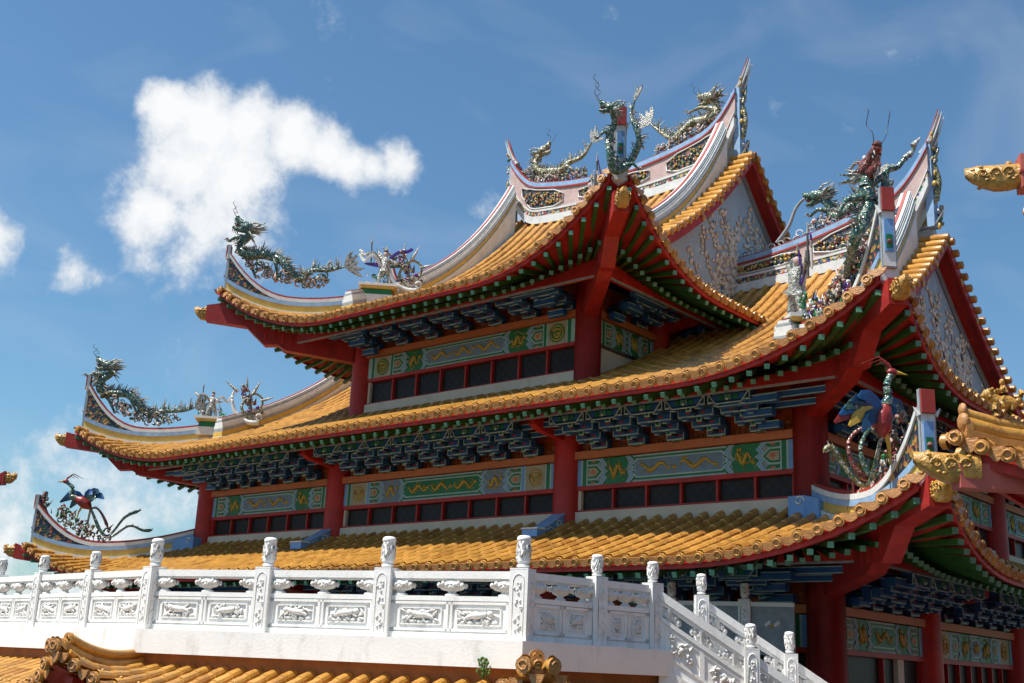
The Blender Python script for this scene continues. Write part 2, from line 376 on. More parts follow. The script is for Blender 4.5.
            if len(path) > 1:
                pu.loft(path, .2, 0, [max(.16, s.H(k, x, pd)-.36-base) for x in a_], 'redb')
                pu.loft([p-N*.06-Z*.02 for p in path], .05, -.015, .03, 'rgrey')
            for (dd, dz) in ((.32, -.1), (.68, -.2)):
                if rng or not rafters or s is UPP: break
                p2 = [O+U*x+N*(pd+dd)+Z*(base+dz) for x in np.linspace(pd+dd, ln-pd-dd, 20)]
                pu.loft(p2, .08, -.06, .06, 'blue'); pu.loft([p-N*.045 for p in p2], .01, -.062, -.045, 'trim'); pu.loft([p-N*.045 for p in p2], .01, .045, .062, 'trim')
        so_.build('soffit', parent); fa.build('fascia', parent); pu.build('purlin', parent)
        for mb in singles: mb.build('eave_rafter', parent)
        if stuff.v: stuff.build('small_rafters', parent, kind='stuff')
        return len(singles)
    def corner(s, c):
        """c: 0 left-front,1 right-front,2 right-rear,3 left-rear -> (column corner xy, outward dir xy)"""
        x0, y0, x1, y1 = s.r; ov = s.ov
        return [(A(x0+ov,y0+ov,0), A(-1,-1,0)), (A(x1-ov,y0+ov,0), A(1,-1,0)), (A(x1-ov,y1-ov,0), A(1,1,0)), (A(x0+ov,y1-ov,0), A(-1,1,0))][c]
    def hz(s, t): # roof height on hip at per-axis distance t outward of the column corner
        d = s.ov-t; q = d+s.ext; return s.z0+s.prof(d)+s.lift*s.w(q)**3.8
    def cornerbeam(s, c, parent, sc=1.0, nose=True):
        O, D = s.corner(c); T = s.ov+s.ext; k = T/3.0; mb = MB(); side = nrmv(A(-D[1], D[0], 0))*.15*sc
        zb = s.z0
        bot = [(2.95,.66),(2.2,.46),(2.12,.34),(1.84,-.06),(1.6,-.06),(1.45,-.2),(.2,-.42)]
        top = [(t, s.hz(t*k)-.15) for t in (.2, .8, 1.4, 2.0, 2.5, 2.95)]
        tb = s.hz(2.95*k)-.12-(zb+.66)
        pts = []
        for (t, z) in bot: pts.append((t*k, zb+z + (s.hz(2.95*k)-s.z0-s.lift+.08)*max(0, (t-1.6)/1.35)))
        for (t, z) in top[:-1]: pts.append((t*k, z))
        pts.append((2.95*k, pts[0][1]+.42*sc))
        # split into quads along t for a clean concave profile
        bt = sorted(pts[:7]); tt = sorted(pts[7:])
        ts = sorted(set([p[0] for p in bt+tt])); bi = lambda x: np.interp(x, [p[0] for p in bt], [p[1] for p in bt]); ti = lambda x: np.interp(x, [p[0] for p in tt], [p[1] for p in tt])
        L_ = [[O+D*t-side+Z*(bi(t)-O[2]), O+D*t+side+Z*bi(t), O+D*t+side+Z*max(ti(t), bi(t)+.1), O+D*t-side+Z*max(ti(t), bi(t)+.1)] for t in ts]
        mb.grid(L_, 'redsoff', False, True); mb.face(L_[0][::-1], 'redsoff'); mb.face(L_[-1], 'redsoff')
        o = mb.build('corner_beam', parent)
        r = MB(); sn = nrmv(side); dn = nrmv(D)
        for j in range(4):
            t = (1.35+.16*j)*k; r.box(O+D*t+Z*(bi(t)+.25), (.03, .17*sc, .13), 'red', np.array([dn, sn, Z]))
        r.build('beam_rib', parent)
        if nose: # gilt beak at the tip
            e = O+D*2.95*k+Z*(pts[0][1]+.2*sc)
            nose_mesh(e, dn, .34*sc, .16*sc).build('gilt_beak', parent)
        return
def nose_mesh(e, d, L, h):
    mb = MB(); sn = nrmv(np.cross(Z, d)); rows = []
    for (t, hb, ht, w) in ((-.1,-.85,.85,.85),(.2,-1,.9,1),(.45,-.95,.95,1),(.7,-.55,1.05,.9),(.88,.0,1.05,.65),(1.0,.6,1.1,.3)):
        c = e+d*L*t; rows.append([c+sn*h*.75*w*x+Z*h*z for (x, z) in ((-1,hb*.7),(-.6,hb),(.6,hb),(1,hb*.7),(1,ht*.6),(.6,ht),(-.6,ht),(-1,ht*.6))])
    mb.grid(rows, 'gold', True, True); mb.face(rows[0], 'gold'); mb.face(rows[-1][::-1], 'gold')
    rs = random.Random(int(abs(e[0]*100)))
    for i in range(26):
        t = rs.uniform(0, .85); sg = rs.choice((-1, 1)); z = rs.uniform(-.5, .9)
        mb.ball(e+d*L*t+sn*h*.74*sg+Z*h*z, (h*.2, h*.12, h*.14), 'gold', 6, 4, np.array([d, sn, Z]))
    for sg in (-1, 1):
        for j in range(3):
            c = e+d*L*(.15+.25*j)+Z*h*.2+sn*sg*h*.8
            mb.tube([c+d*math.cos(a)*h*.4*(1-a/9)+Z*math.sin(a)*h*.4*(1-a/9) for a in np.linspace(0, 5.5, 10)], h*.09, 'gold', 5)
    mb.ball(e+d*L*.75+Z*h*1.05, h*.22, 'gold', 6, 4); mb.ball(e+d*L*.15+Z*h*1.05, h*.3, 'gold', 6, 4)
    return mb

HALL = empty('temple_hall', (-9.35, 6.7, -5), 'three tiered temple hall with orange tiled upturned roofs, red columns and blue brackets', 'temple')

LOW = Roof(-19.05-2.9, -.3-2.9, .35+2.9, 13.7+2.9, .5, 1.90, 1.3, 4.6, .31, .006, 2.9)
MID = Roof(-18.7-2.5, -2.5, 2.5, 15.9, .55, 5.16, 1.5, 4.5, .36, .0021, 2.5)
UPP = Roof(-13.1-2.6, .5-2.6, -5.6+2.6, 12.9+2.6, .48, 8.16, 1.88, 4.5, .38, .0031, 2.6)
XC = -9.35
MID.sad = (.35, 9.4, 9.2); UPP.sad = (.35, 4.2, 8.8)
gM, gU = 2.15, 1.8
def lim_low(a): return 3.2
def lim_mid_f(a):
    X = -21.2+a
    if -13.2 < X < -5.5: return 3.0
    return 9.2 if gM <= a <= 23.7-gM else 3.0
def lim_mid_r(a): return 9.2 if gM <= a <= 23.7-gM else 3.0
def lim_upp_f(a): return 8.8 if gU <= a <= 12.7-gU else 3.0
tl = LOW.tiles('tiled_roof', HALL, {0: lambda a: 3.2, 1: lambda a: 3.25, 2: lambda a: 3.2, 3: lambda a: 3.25}, label='lowest tier of orange tiled roof')
tm = MID.tiles('tiled_roof', HALL, {0: lim_mid_f, 1: lambda a: gM+.5, 2: lim_mid_r, 3: lambda a: gM+.5}, label='middle tier of orange tiled roof')
tu = UPP.tiles('tiled_roof', HALL, {0: lim_upp_f, 1: lambda a: gU+.5, 2: lim_upp_f, 3: lambda a: gU+.5}, label='top tier of orange tiled roof')
nr = 0
for R_, o in ((LOW, tl), (MID, tm), (UPP, tu)):
    nr += R_.under(o, near=((0, True), (1, False)))
    for c in (0, 1, 2, 3): R_.cornerbeam(c, o)

# ridge helpers
def bandridge(mb, path, bands):
    for (h0, h1, w, m) in bands: mb.loft(path, w, h0, h1, m)
def hipridge(R, c, t0, s_end, rise, parent, sc=1.0, plain=False):
    O, D = R.corner(c); T = R.ov+R.ext; mb = MB(); n = 22
    ts = [t0+(T*s_end-t0)*i/(n-1) for i in range(n)]
    path = [O+D*t+Z*R.hz(t) for t in ts]
    bandridge(mb, path, [(-.1, .1, .34, 'rwhite'), (.1, .27, .24, 'ryell'), (.27, .38, .3, 'rblue')])
    s1 = T*.5; rs = [rise*max(0, (t-s1)/(T*s_end-s1))**2.1 for t in ts]
    mb.loft(path, .24, .38, [.38+r*.97 for r in rs], 'floral')
    mb.loft(path, .3, [.37+r for r in rs], [.47+r for r in rs], 'rwhite')
    mb.loft(path, .22, [.47+r for r in rs], [.53+r for r in rs], 'rred')
    o = mb.build('hip_ridge', parent)
    # end plaque
    e = path[-1]; dn = nrmv(D); sn = A(-dn[1], dn[0], 0); ax = np.array([dn, sn, Z]); p = MB()
    H_ = rise+.45; p.box(e+dn*.03+Z*(.1+H_*.42), (.03, .12, H_*.42), 'rgrey', ax); p.box(e+dn*.062+Z*(.1+H_*.42), (.004, .1, H_*.4), 'rwhite', ax)
    p.box(e+dn*.075+Z*(.12+H_*.45), (.012, .075, H_*.24), 'lblue', ax); p.box(e+dn*.083+Z*(.12+H_*.36), (.012, .05, H_*.1), 'green', ax)
    p.ball(e+dn*.09+Z*(.12+H_*.35), .045, 'shardr')
    p.box(e+dn*.06+Z*(.12+H_*.98), (.06, .1, H_*.17), 'rred', ax); p.box(e+dn*.04+Z*(.12+H_*.98), (.04, .115, H_*.18), 'rgrey', ax)
    for sg in (-1, 1): p.cone(e+dn*.05+sn*sg*.12+Z*(.1+H_*.8), e+dn*.05+sn*sg*.2+Z*(.1+H_*.92), .04, 'rwhite')
    p.build('ridge_plaque', o)
    return path
for R_, o, t0 in ((MID, tm, -.1), (UPP, tu, -.3)):
    for c in (0, 1, 2, 3): hipridge(R_, c, t0, (.88, .91, .9, .88)[c], (.85, .7, .8, .85)[c] if R_ is MID else (.62, .7, .7, .62)[c], o)
for c in (0, 1, 2, 3): hipridge(LOW, c, -.1, (.89, .92, .9, .89)[c], (.7, .56, .7, .7)[c], tl)

def gable(R, xv, sgn, g, dmax, parent, ytop, ymir=6.7):
    """verge overhang, rolls, bargeboard, gable wall, descending ridges; sgn +1 right side"""
    y0 = R.r[1]; a_v = xv-R.r[0]
    def zf(Y, x=None):
        Yf = Y if Y <= ymir else 2*ymir-Y
        return R.H(0, (xv if x is None else x)-R.r[0], Yf-y0)
    Ys = np.linspace(y0+g, 2*ymir-(y0+g), 61)
    xw = xv-sgn*.4
    gw = MB(); zb = R.z0+R.prof(g+.4)-.1
    for i in range(60):
        ya, yb = Ys[i], Ys[i+1]
        gw.face([A(xw, ya, zb), A(xw, yb, zb), A(xw, yb, max(zb, zf(yb)-.14)), A(xw, ya, max(zb, zf(ya)-.14))], 'gable')
    w_ = gw.build('gable_wall', parent)
    # blossom relief
    bl = MB(); rs = random.Random(3)
    top = zf(ymir)-.6
    for br in range(20):
        p = A(xw+sgn*.02, ymir+rs.uniform(-2.6, 2.6), zb+.15); d = A(0, rs.uniform(-.5, .5), 1); pts = [p]
        for j in range(rs.randint(6, 13)):
            d = nrmv(d+A(0, rs.uniform(-.7, .7), rs.uniform(-.1, .4))); p = p+d*.3
            if p[2] > zf(p[1])-.55: break
            pts.append(p)
            for q in range(4):
                c = p+A(0, rs.uniform(-.22, .22), rs.uniform(-.18, .18)); bl.ball(c, (.03, rs.uniform(.045, .1), rs.uniform(.04, .085)), 'blossom', 6, 4)
        if len(pts) > 1: bl.tube(pts, [.035-.02*i/len(pts) for i in range(len(pts))], 'rpink', 5)
    bl.build('blossom_relief', w_)
    # border strip under the verge
    bs = MB()
    for i in range(60):
        ya, yb = Ys[i], Ys[i+1]
        bs.face([A(xw+sgn*.03, ya, zf(ya)-.45), A(xw+sgn*.03, yb, zf(yb)-.45), A(xw+sgn*.03, yb, zf(yb)-.14), A(xw+sgn*.03, ya, zf(ya)-.14)], 'rgrey')
        # soffit of verge
        bs.face([A(xw, ya, zf(ya)-.13), A(xw, yb, zf(yb)-.13), A(xv, yb, zf(yb)-.13), A(xv, ya, zf(ya)-.13)], 'redsoff')
    bs.build('verge_soffit', parent)
    bb = MB()
    rows = [[A(xv-sgn*.03, y, zf(y)-.3), A(xv+sgn*.03, y, zf(y)-.3), A(xv+sgn*.03, y, zf(y)+.02), A(xv-sgn*.03, y, zf(y)+.02)] for y in Ys]
    bb.grid(rows, 'redsoff', False, True)
    for sg in (-1, 1):
        for dd in (.0, .8, 1.7, 2.6):
            y = ymir+sg*dd; bb.ball(A(xv+sgn*.04, y, zf(y)-.2), (.03, .1, .1), 'gold')
    bb.build('bargeboard', parent)
    # verge rolls: short barrels pointing outwards
    ro = MB(); y = ymir
    for sg in (-1, 1):
        y = ymir+sg*.16
        while y0+g+.1 < y < 2*ymir-(y0+g)-.1:
            z = zf(y)+.06; p0 = A(xv-sgn*.55, y, z+.03); p1 = A(xv+sgn*.13, y, z-.02)
            ro.tube([p0, p0*.52+p1*.48, p0*.5+p1*.5, p1], [.1, .095, .11, .1], 'tile', 8); ro.ball(p1, (.03, .09, .09), 'disc', 7, 4)
            dz = (zf(y+.1)-zf(y-.1))/.2; y += sg*.34/math.sqrt(1+dz*dz)
    ro.build('verge_rolls', parent)
    # descending ridges front and rear
    for sg in (-1, 1):
        path = []; ys = np.linspace(ymir+sg*.5, (y0+g+.1) if sg < 0 else 2*ymir-(y0+g+.1), 24)
        xr = xv-sgn*.72
        for i, y in enumerate(ys):
            path.append(A(xr, y, zf(y, xr)+1.0*(1-i/23)**4))
        mb = MB(); mb.loft(path, .46, [-1.0*(1-i/23)**4-.05 for i in range(24)], .02, 'rwhite'); bandridge(mb, path, [(.0, .12, .5, 'rwhite'), (.12, .26, .42, 'ryell'), (.26, .36, .46, 'rgrey'), (.36, .46, .4, 'rwhite'), (.46, .54, .34, 'rwhite'), (.54, .6, .3, 'rgrey'), (.6, .66, .24, 'rwhite')])
        mb.loft(path, .08, .66, .69, 'rred'); mb.loft([p+A(sgn*.215, 0, 0) for p in path], .02, .3, .34, 'rred')
        mb.build('descending_ridge', parent)
gable(UPP, -4.8, 1, gU, 8.8, tu, 14); gable(UPP, -13.9, -1, gU, 8.8, tu, 14)
gable(MID, .35, 1, gM, 9.2, tm, 10); gable(MID, -19.05, -1, gM, 9.2, tm, 10)

def mainridge(xs, topf, basef, parent, ends):
    mb = MB(); Y = 6.7
    path = [A(x, Y, basef(x)) for x in xs]; tops = [topf(x)-basef(x) for x in xs]; n = len(xs)
    lo = [.28*min(1, t) for t in tops]
    mb.loft(path, .56, -.25, .0, 'rwhite'); mb.loft(path, .5, 0, .16, 'shardmix'); mb.loft(path, .53, .16, .22, 'rwhite'); mb.loft(path, .42, .22, [t-.24 for t in tops], 'rpink')
    mb.loft(path, .5, [t-.24 for t in tops], [t-.19 for t in tops], 'rred')
    mb.loft(path, .48, [t-.19 for t in tops], [t-.05 for t in tops], 'rblue'); mb.loft(path, .36, [t-.05 for t in tops], tops, 'rred')
    o = mb.build('main_ridge', parent)
    return o
def panel(o, x0, x1, zb, zt, Y=6.7):
    # dark flower panel with notched corners set on the ridge side, follows slope
    for sg in (-1, 1):
        mb = MB(); n = 10
        yy = Y+sg*.22; xs = np.linspace(x0, x1, n)
        rows = []
        for i, x in enumerate(xs):
            f = min(1, .45+min(i, n-1-i)*.3); zc = (zb(x)+zt(x))/2; hh = (zt(x)-zb(x))/2*f
            rows.append([A(x, yy, zc-hh), A(x, yy, zc+hh)])
        mb.grid(rows, 'floral', False)
        fr = MB(); rim = [r[0]+A(0, sg*.01, 0) for r in rows]+[r[1]+A(0, sg*.01, 0) for r in rows[::-1]]
        mb.tube(rim+[rim[0]], .022, 'rwhite', 5)
        rs = random.Random(int(x0*10))
        for i in range(int(34*(x1-x0))):
            x = rs.uniform(x0+.15, x1-.15); f = rs.uniform(-.8, .8); zc = (zb(x)+zt(x))/2; hh = (zt(x)-zb(x))/2
            mb.ball(A(x, yy+sg*.03, zc+hh*f*.8), (rs.uniform(.02, .05), .03, rs.uniform(.02, .05)), rs.choice(['blossom', 'goldp', 'shardmix', 'green', 'shardr', 'goldp']), 6, 4)
        mb.build('flower_panel', o)
def utop(x):
    d = abs(x-XC); return 14.66+.38*(min(d, 5)/3)**2+1.25*max(0, (d-3)/1.5)**2
ubase = lambda x: UPP.H(0, x-UPP.r[0], 8.8)+.05 + 1.15*max(0, (abs(x-XC)-3)/1.15)**2
xs = [XC+v for v in np.linspace(-4.15, 4.15, 40)]
om = mainridge(xs, utop, ubase, tu, 0)
for a_, b_ in ((XC-3.6, XC-1.9), (XC-1.3, XC+1.3), (XC+1.9, XC+3.6)): panel(om, a_, b_, lambda x: ubase(x)+.28, lambda x: utop(x)-.3)
def mtop(x):
    d = abs(x-XC)-3.75; return 11.0+.6*(max(0, d)/4)**2+1.2*max(0, (d-4.5)/1.5)**2
mbase = lambda x: MID.H(0, x-MID.r[0], 9.2)+.05+1.5*max(0, (abs(x-XC)-8)/1.45)**2
for sg in (-1, 1):
    xs = [XC+sg*v for v in np.linspace(3.75, 9.45, 40)]
    o2 = mainridge(xs, mtop, mbase, tm, 0)
    for a_, b_ in ((4.1, 5.9), (6.4, 8.6)):
        p_ = sorted((XC+sg*a_, XC+sg*b_)); panel(o2, p_[0], p_[1], lambda x: mbase(x)+.28, lambda x: mtop(x)-.3)
    # white foam scrolls along the ridge top
    fo = MB(); rs = random.Random(5)
    for i in range(46):
        x = XC+sg*(3.85+i*.095); r = rs.uniform(.07, .13); c = A(x, 6.7+rs.uniform(-.12, .12), mtop(x)+rs.uniform(.0, .2))
        fo.tube([c+A(math.cos(t)*r*(1-t/8), 0, math.sin(t)*r*(1-t/8)) for t in np.linspace(-.5, 5, 12)], rs.uniform(.014, .024), rs.choice(['shard', 'rwhite', 'rgrey']), 5)
    fo.build('foam_scrolls', o2)
def swallow(xe, sgn, topf, parent, base):
    """twin pronged swallowtail horn plus a glazed side ornament below it"""
    mb = MB(); 
    for dy, dz in ((-.06, 0), (.06, -.1)):
        pts = [A(xe+sgn*t, 6.7+dy, topf(xe)+dz+ (t*1.6+ 2.2*t*t)) for t in np.linspace(-.15, .36, 9)]
        mb.tube(pts, list(np.linspace(.1, .014, 9)), 'rgrey', 7); 
        mb.tube([p+A(-sgn*.03, 0, .045) for p in pts], list(np.linspace(.05, .012, 9)), 'rred', 6)
        pts2 = [p+A(sgn*.06, 0, -.05) for p in pts]; mb.tube(pts2, list(np.linspace(.045, .01, 9)), 'rwhite', 6)
    mb.build('swallowtail_horn', parent)
    z0 = base; z1 = topf(xe)+.25; rs = random.Random(9)
    o = MB(); x = xe+sgn*.12
    o.box(A(x-sgn*.1, 6.7, (z0+z1)/2-.1), (.09, .15, (z1-z0)/2-.15), 'rblue')
    for i in range(26):
        t = rs.random(); c = A(x+sgn*rs.uniform(0, .1), 6.7+rs.uniform(-.2, .2), z0+(z1-z0)*t)
        o.ball(c, (rs.uniform(.03, .07), rs.uniform(.03, .07), rs.uniform(.05, .1)), rs.choice(['shardmix', 'shard', 'green', 'shardr', 'goldp']), 6, 4)
    # curled yellow green fish tail
    o.tube(spline([A(x, 6.7, z0+(z1-z0)*.3), A(x+sgn*.12, 6.65, z0+(z1-z0)*.5), A(x+sgn*.05, 6.65, z0+(z1-z0)*.7), A(x+sgn*.16, 6.65, z0+(z1-z0)*.85)], 5), list(np.linspace(.09, .03, 16)), 'scaleg', 7)
    o.cone(A(x, 6.6, z0+.1), A(x+sgn*.35, 6.5, z0+.5), .03, 'rgrey'); o.cone(A(x, 6.8, z1-.5), A(x+sgn*.12, 6.8, z1+.1), .06, 'scale')
    o.build('glazed_end_ornament', parent)
swallow(XC+4.15, 1, utop, om, 13.9); swallow(XC-4.15, -1, utop, om, 13.9)
swallow(XC+9.4, 1, mtop, tm, 10.7); swallow(XC-9.4, -1, mtop, tm, 10.7)

# ------------------------------------------------------------------ storeys: columns, painted beams, windows, brackets
def facade(O, U, N, cols, zc0, zc1, r, zp0, zp1, zo, zs0, panes, parent, styles, white_side=(), win=True, ztop=None):
    """O origin at first column centre, U along, N outward; cols distances; zp0..zp1 painted panel, zo orange beam top, zs0 window sill top"""
    ax = np.array([U, N, Z])
    for b in range(len(cols)-1):
        a0, a1 = cols[b]+r*.95, cols[b+1]-r*.95; Lp = a1-a0; c = (a0+a1)/2
        if Lp < .5: continue
        at = lambda a, z, n: O+U*a+N*n+Z*z
        mb = MB(); mb.box(at(c, (zp1+zo)/2+.01, .02), (Lp/2+.03, .14, (zo-zp1)/2-.01), 'orange', ax); mb.build('orange_beam', parent)
        mb = MB(); mb.box(at(c, (zo+ztop)/2, -.1), (Lp/2, .05, (ztop-zo)/2), 'oboard', ax)
        nb_ = max(1, round((cols[b+1]-cols[b])/.94))
        for q in range(nb_):   # gilt mounds between brackets
            for (dx, dz, rr) in ((0, .2, .06), (-.13, .1, .06), (.13, .1, .06), (0, .08, .05)):
                a = cols[b]+(q+.5)*(cols[b+1]-cols[b])/nb_+dx
                if a0+.05 < a < a1-.05: mb.ball(at(a, zo+dz, -.04), (rr, .02, rr*.8), 'orange', 6, 4, ax)
        mb.build('bracket_board', parent)
        beam(at(a0, zp0, .02), U, N, Lp, zp1-zp0, styles[b % len(styles)], parent)
        if win and panes[b] > 0:
            mb = MB(); zt = zp0-.03; np_ = panes[b]
            mb.box(at(c, zt-.02, .0), (Lp/2, .1, .045), 'red', ax)
            jw = .08
            mb.box(at(a0+jw/2, (zs0+zt)/2-.02, .0), (jw/2, .05, (zt-zs0)/2-.02), 'white' if b in white_side else 'red', ax)
            for j in range(1, np_+1):
                a = a0+jw+(Lp-jw)*j/np_ - (.03 if j == np_ else 0); mb.box(at(a, (zs0+zt)/2-.02, .0), (.024, .05, (zt-zs0)/2-.02), 'red', ax)
            mb.box(at(c, zs0+.022, .0), (Lp/2, .055, .022), 'red', ax)
            w = mb.build('window_band', parent)
            mb = MB(); mb.box(at(c, (zs0+zt)/2, -.06), (Lp/2, .02, (zt-zs0)/2), 'glass', ax); mb.build('glass_pane', w)
            mb = MB(); mb.box(at(c, zs0-.6, .03), (Lp/2, .1, .595), 'white', ax); mb.build('sill_wall', parent)
    for a in cols:
        mb = MB(); p = O+U*a
        mb.tube([p+Z*zc0, p+Z*((zc0+zc1)/2), p+Z*zc1], [r, r, r*.985], 'red', 20)
        mb.build('column', parent)
def poly(mb, O, U, N, pts, n, m, th=.006):
    mb.slab([O+U*x+Z*y+N*n for x, y in pts], N, th, m)
def squig(lst, O, U, N, cx, cy, w, h, n, seed, m='goldp'):
    mb = MB(); lst.append(mb); rs = random.Random(seed); pts = []; w = max(w, .25)
    ph = rs.uniform(0, 3)
    for i in range(27):
        t = i/26; pts.append(O+U*(cx+(t-.5)*w+0)+Z*(cy+math.sin(t*10.5+ph)*h*.2)+N*n)
    mb.tube(pts, [.012+.03*math.sin(math.pi*min(1, t/26+.1)) for t in range(27)], m, 5)
    mb.ball(pts[-1], (.055, .045, .015), m, 7, 3, np.array([U, Z, N]))
    for i in range(30):
        p_ = pts[rs.randrange(27)]; c = p_+U*rs.uniform(-.09, .09)+Z*rs.uniform(-.25, .25)*h
        mb.ball(c, (rs.uniform(.012, .03), rs.uniform(.012, .03), .012), m, 5, 3, np.array([U, Z, N]))
    for i in range(0, 27, 3):
        e = pts[i]; mb.cone(e, e+U*rs.uniform(-.08, .08)+Z*rs.choice((-1, 1))*h*.22, .018, m, 4)
def rosette(lst, O, U, N, cx, cy, r, n, m='goldp'):
    mb = MB(); lst.append(mb)
    pts = [O+U*(cx+math.cos(t)*r*.9)+Z*(cy+math.sin(t)*r*.9)+N*n for t in np.linspace(0, 2*math.pi, 13)]
    mb.tube(pts, r*.1, m, 5)
    mb.tube([O+U*(cx+math.cos(t)*r*.5*(1+.4*math.sin(3*t)))+Z*(cy+math.sin(t)*r*.5)+N*n for t in np.linspace(0, 2*math.pi, 15)], r*.14, m, 5)
    mb.ball(O+U*cx+Z*cy+N*n, (r*.22, r*.22, .015), m, 6, 3, np.array([U, Z, N]))
def beam(O, U, N, L, h, st, parent):
    mb = MB(); gd = []; ax = np.array([U, N, Z]); P = lambda pts, n, m: poly(mb, O, U, N, pts, n, m)
    rect = lambda x0, x1, y0, y1, n, m: P([(x0, y0), (x1, y0), (x1, y1), (x0, y1)], n, m)
    mb.box(O+U*L/2+Z*h/2, (L/2, .05, h/2), 'pgrey', ax); n0 = .052
    rect(0, L, 0, .03, n0, 'trim'); rect(0, L, h-.03, h, n0, 'trim')
    e = .0; q = h/2
    for mir in (0, 1):
        X = (lambda x: L-x) if mir else (lambda x: x)
        def R(x0, x1, n, m, y0=.0, y1=None):
            y1 = h if y1 is None else y1; a, b = sorted((X(x0), X(x1))); rect(a, b, y0, y1, n, m)
        def PL(pts, n, m):
            pp = [(X(x), y) for x, y in pts]; P(pp[::-1] if mir else pp, n, m)
        x = 0
        R(0, .1, n0+.004, 'lblue' if st != 'upper' else 'trim'); R(.1, .14, n0+.008, 'trim'); R(.14, .24, n0+.004, 'green'); R(.24, .27, n0+.008, 'trim'); x = .27
        if st in ('green', 'upper', 'grey2') and L > 4:
            w = h*1.0; R(x, x+w, n0+.002, 'ptan'); rosette(gd, O, U, N, X(x+w/2), q, h*.36, n0+.012)
            if st == 'upper':
                PL([(x+w/2+math.cos(t)*h*.42, q+math.sin(t)*h*.42) for t in np.linspace(0, 2*math.pi, 12, endpoint=False)], n0+.008, 'green')
            x += w; R(x, x+.04, n0+.008, 'trim'); R(x+.04, x+.12, n0+.004, 'green' if st == 'upper' else 'lblue'); R(x+.12, x+.15, n0+.008, 'trim'); x += .15
        # hexagon compartments
        w = min(.4, L*.08+.1)
        PL([(x, q-.16), (x+w*.6, q-.16), (x+w, q), (x+w*.6, q+.16), (x, q+.16)], n0+.004, 'trim')
        PL([(x, q-.13), (x+w*.55, q-.13), (x+w*.9, q), (x+w*.55, q+.13), (x, q+.13)], n0+.01, 'green')
        PL([(x+.02, q-.09), (x+w*.5, q-.09), (x+w*.75, q), (x+w*.5, q+.09), (x+.02, q+.09)], n0+.016, 'ptan')
        PL([(x+w*.2, q), (x+w*.38, q-.06), (x+w*.56, q), (x+w*.38, q+.06)], n0+.022, 'orange')
        for sy in (0, 1):
            yy = (lambda y: h-y) if sy else (lambda y: y)
            PL([(x, yy(.03)), (x+w*.9, yy(.03)), (x+w*.6, yy(.1)), (x, yy(.1))][::-1 if sy else 1], n0+.006, 'green')
            PL([(x+.1, yy(.03)), (x+w*.6, yy(.03)), (x+w*.4, yy(.07)), (x+.1, yy(.07))][::-1 if sy else 1], n0+.012, 'orange')
        x += w*.62
        # zigzag bands
        zz = lambda x0, wd, n, m: PL([(x0, 0), (x0+wd, 0), (x0+.13+wd, q*.5), (x0+.05+wd, q*.75), (x0+.15+wd, q), (x0+.05+wd, q*1.25), (x0+.13+wd, q*1.5), (x0+wd, h), (x0, h), (x0+.13, q*1.5), (x0+.05, q*1.25), (x0+.15, q), (x0+.05, q*.75), (x0+.13, q*.5)], n, m)
        zz(x+.02, .03, n0+.012, 'trim'); zz(x+.05, .05, n0+.006, 'lblue'); zz(x+.1, .03, n0+.012, 'trim'); x += .14
        w = min(.62, L*.1+.1); fill = 'green' if st in ('grey', 'green2', 'grey2', 'upper', 'side') else 'pblue'
        PL([(x, 0), (x+w, 0), (x+w+.05, q*.75), (x+w-.05, q), (x+w+.05, q*1.25), (x+w, h), (x, h), (x+.13, q*1.5), (x+.05, q*1.25), (x+.15, q), (x+.05, q*.75), (x+.13, q*.5)], n0+.003, fill)
        squig(gd, O, U, N, X(x+w/2+.06), q, w*.6, h*.9, n0+.016, int(x*77)+mir); x += w-.02
        zz(x, .03, n0+.013, 'trim'); zz(x+.03, .05, n0+.008, 'lblue'); zz(x+.08, .03, n0+.013, 'trim'); zz(x+.11, .05, n0+.008, 'green'); x += .17
        xe = x
    # central cartouche
    def cart(ins, yi, n, m):
        x0, x1 = xe+ins, L-xe-ins
        P([(x0, yi), (x1, yi), (x1+.1, q*.5+yi*.5), (x1+.03, q*.75), (x1+.12, q), (x1+.03, q*1.25), (x1+.1, h-(q*.5+yi*.5)), (x1, h-yi), (x0, h-yi), (x0-.1, h-(q*.5+yi*.5)), (x0-.03, q*1.25), (x0-.12, q), (x0-.03, q*.75), (x0-.1, q*.5+yi*.5)], n, m)
    if L-2*xe > .5:
        cart(.06, .04, n0+.004, 'green'); cart(.1, .075, n0+.01, 'trim'); cart(.13, .105, n0+.016, 'green' if st in ('green', 'green2') else 'pblue')
        nn = max(1, int((L-2*xe)/.75)); W = (L-2*xe-.3)
        for i in range(nn): squig(gd, O, U, N, xe+.15+W*(i+.5)/nn, q, W/nn*.85, h*.62, n0+.026, i+int(L*10))
    o = mb.build('painted_beam', parent); [q_.build('gold_motif', o) for q_ in gd]

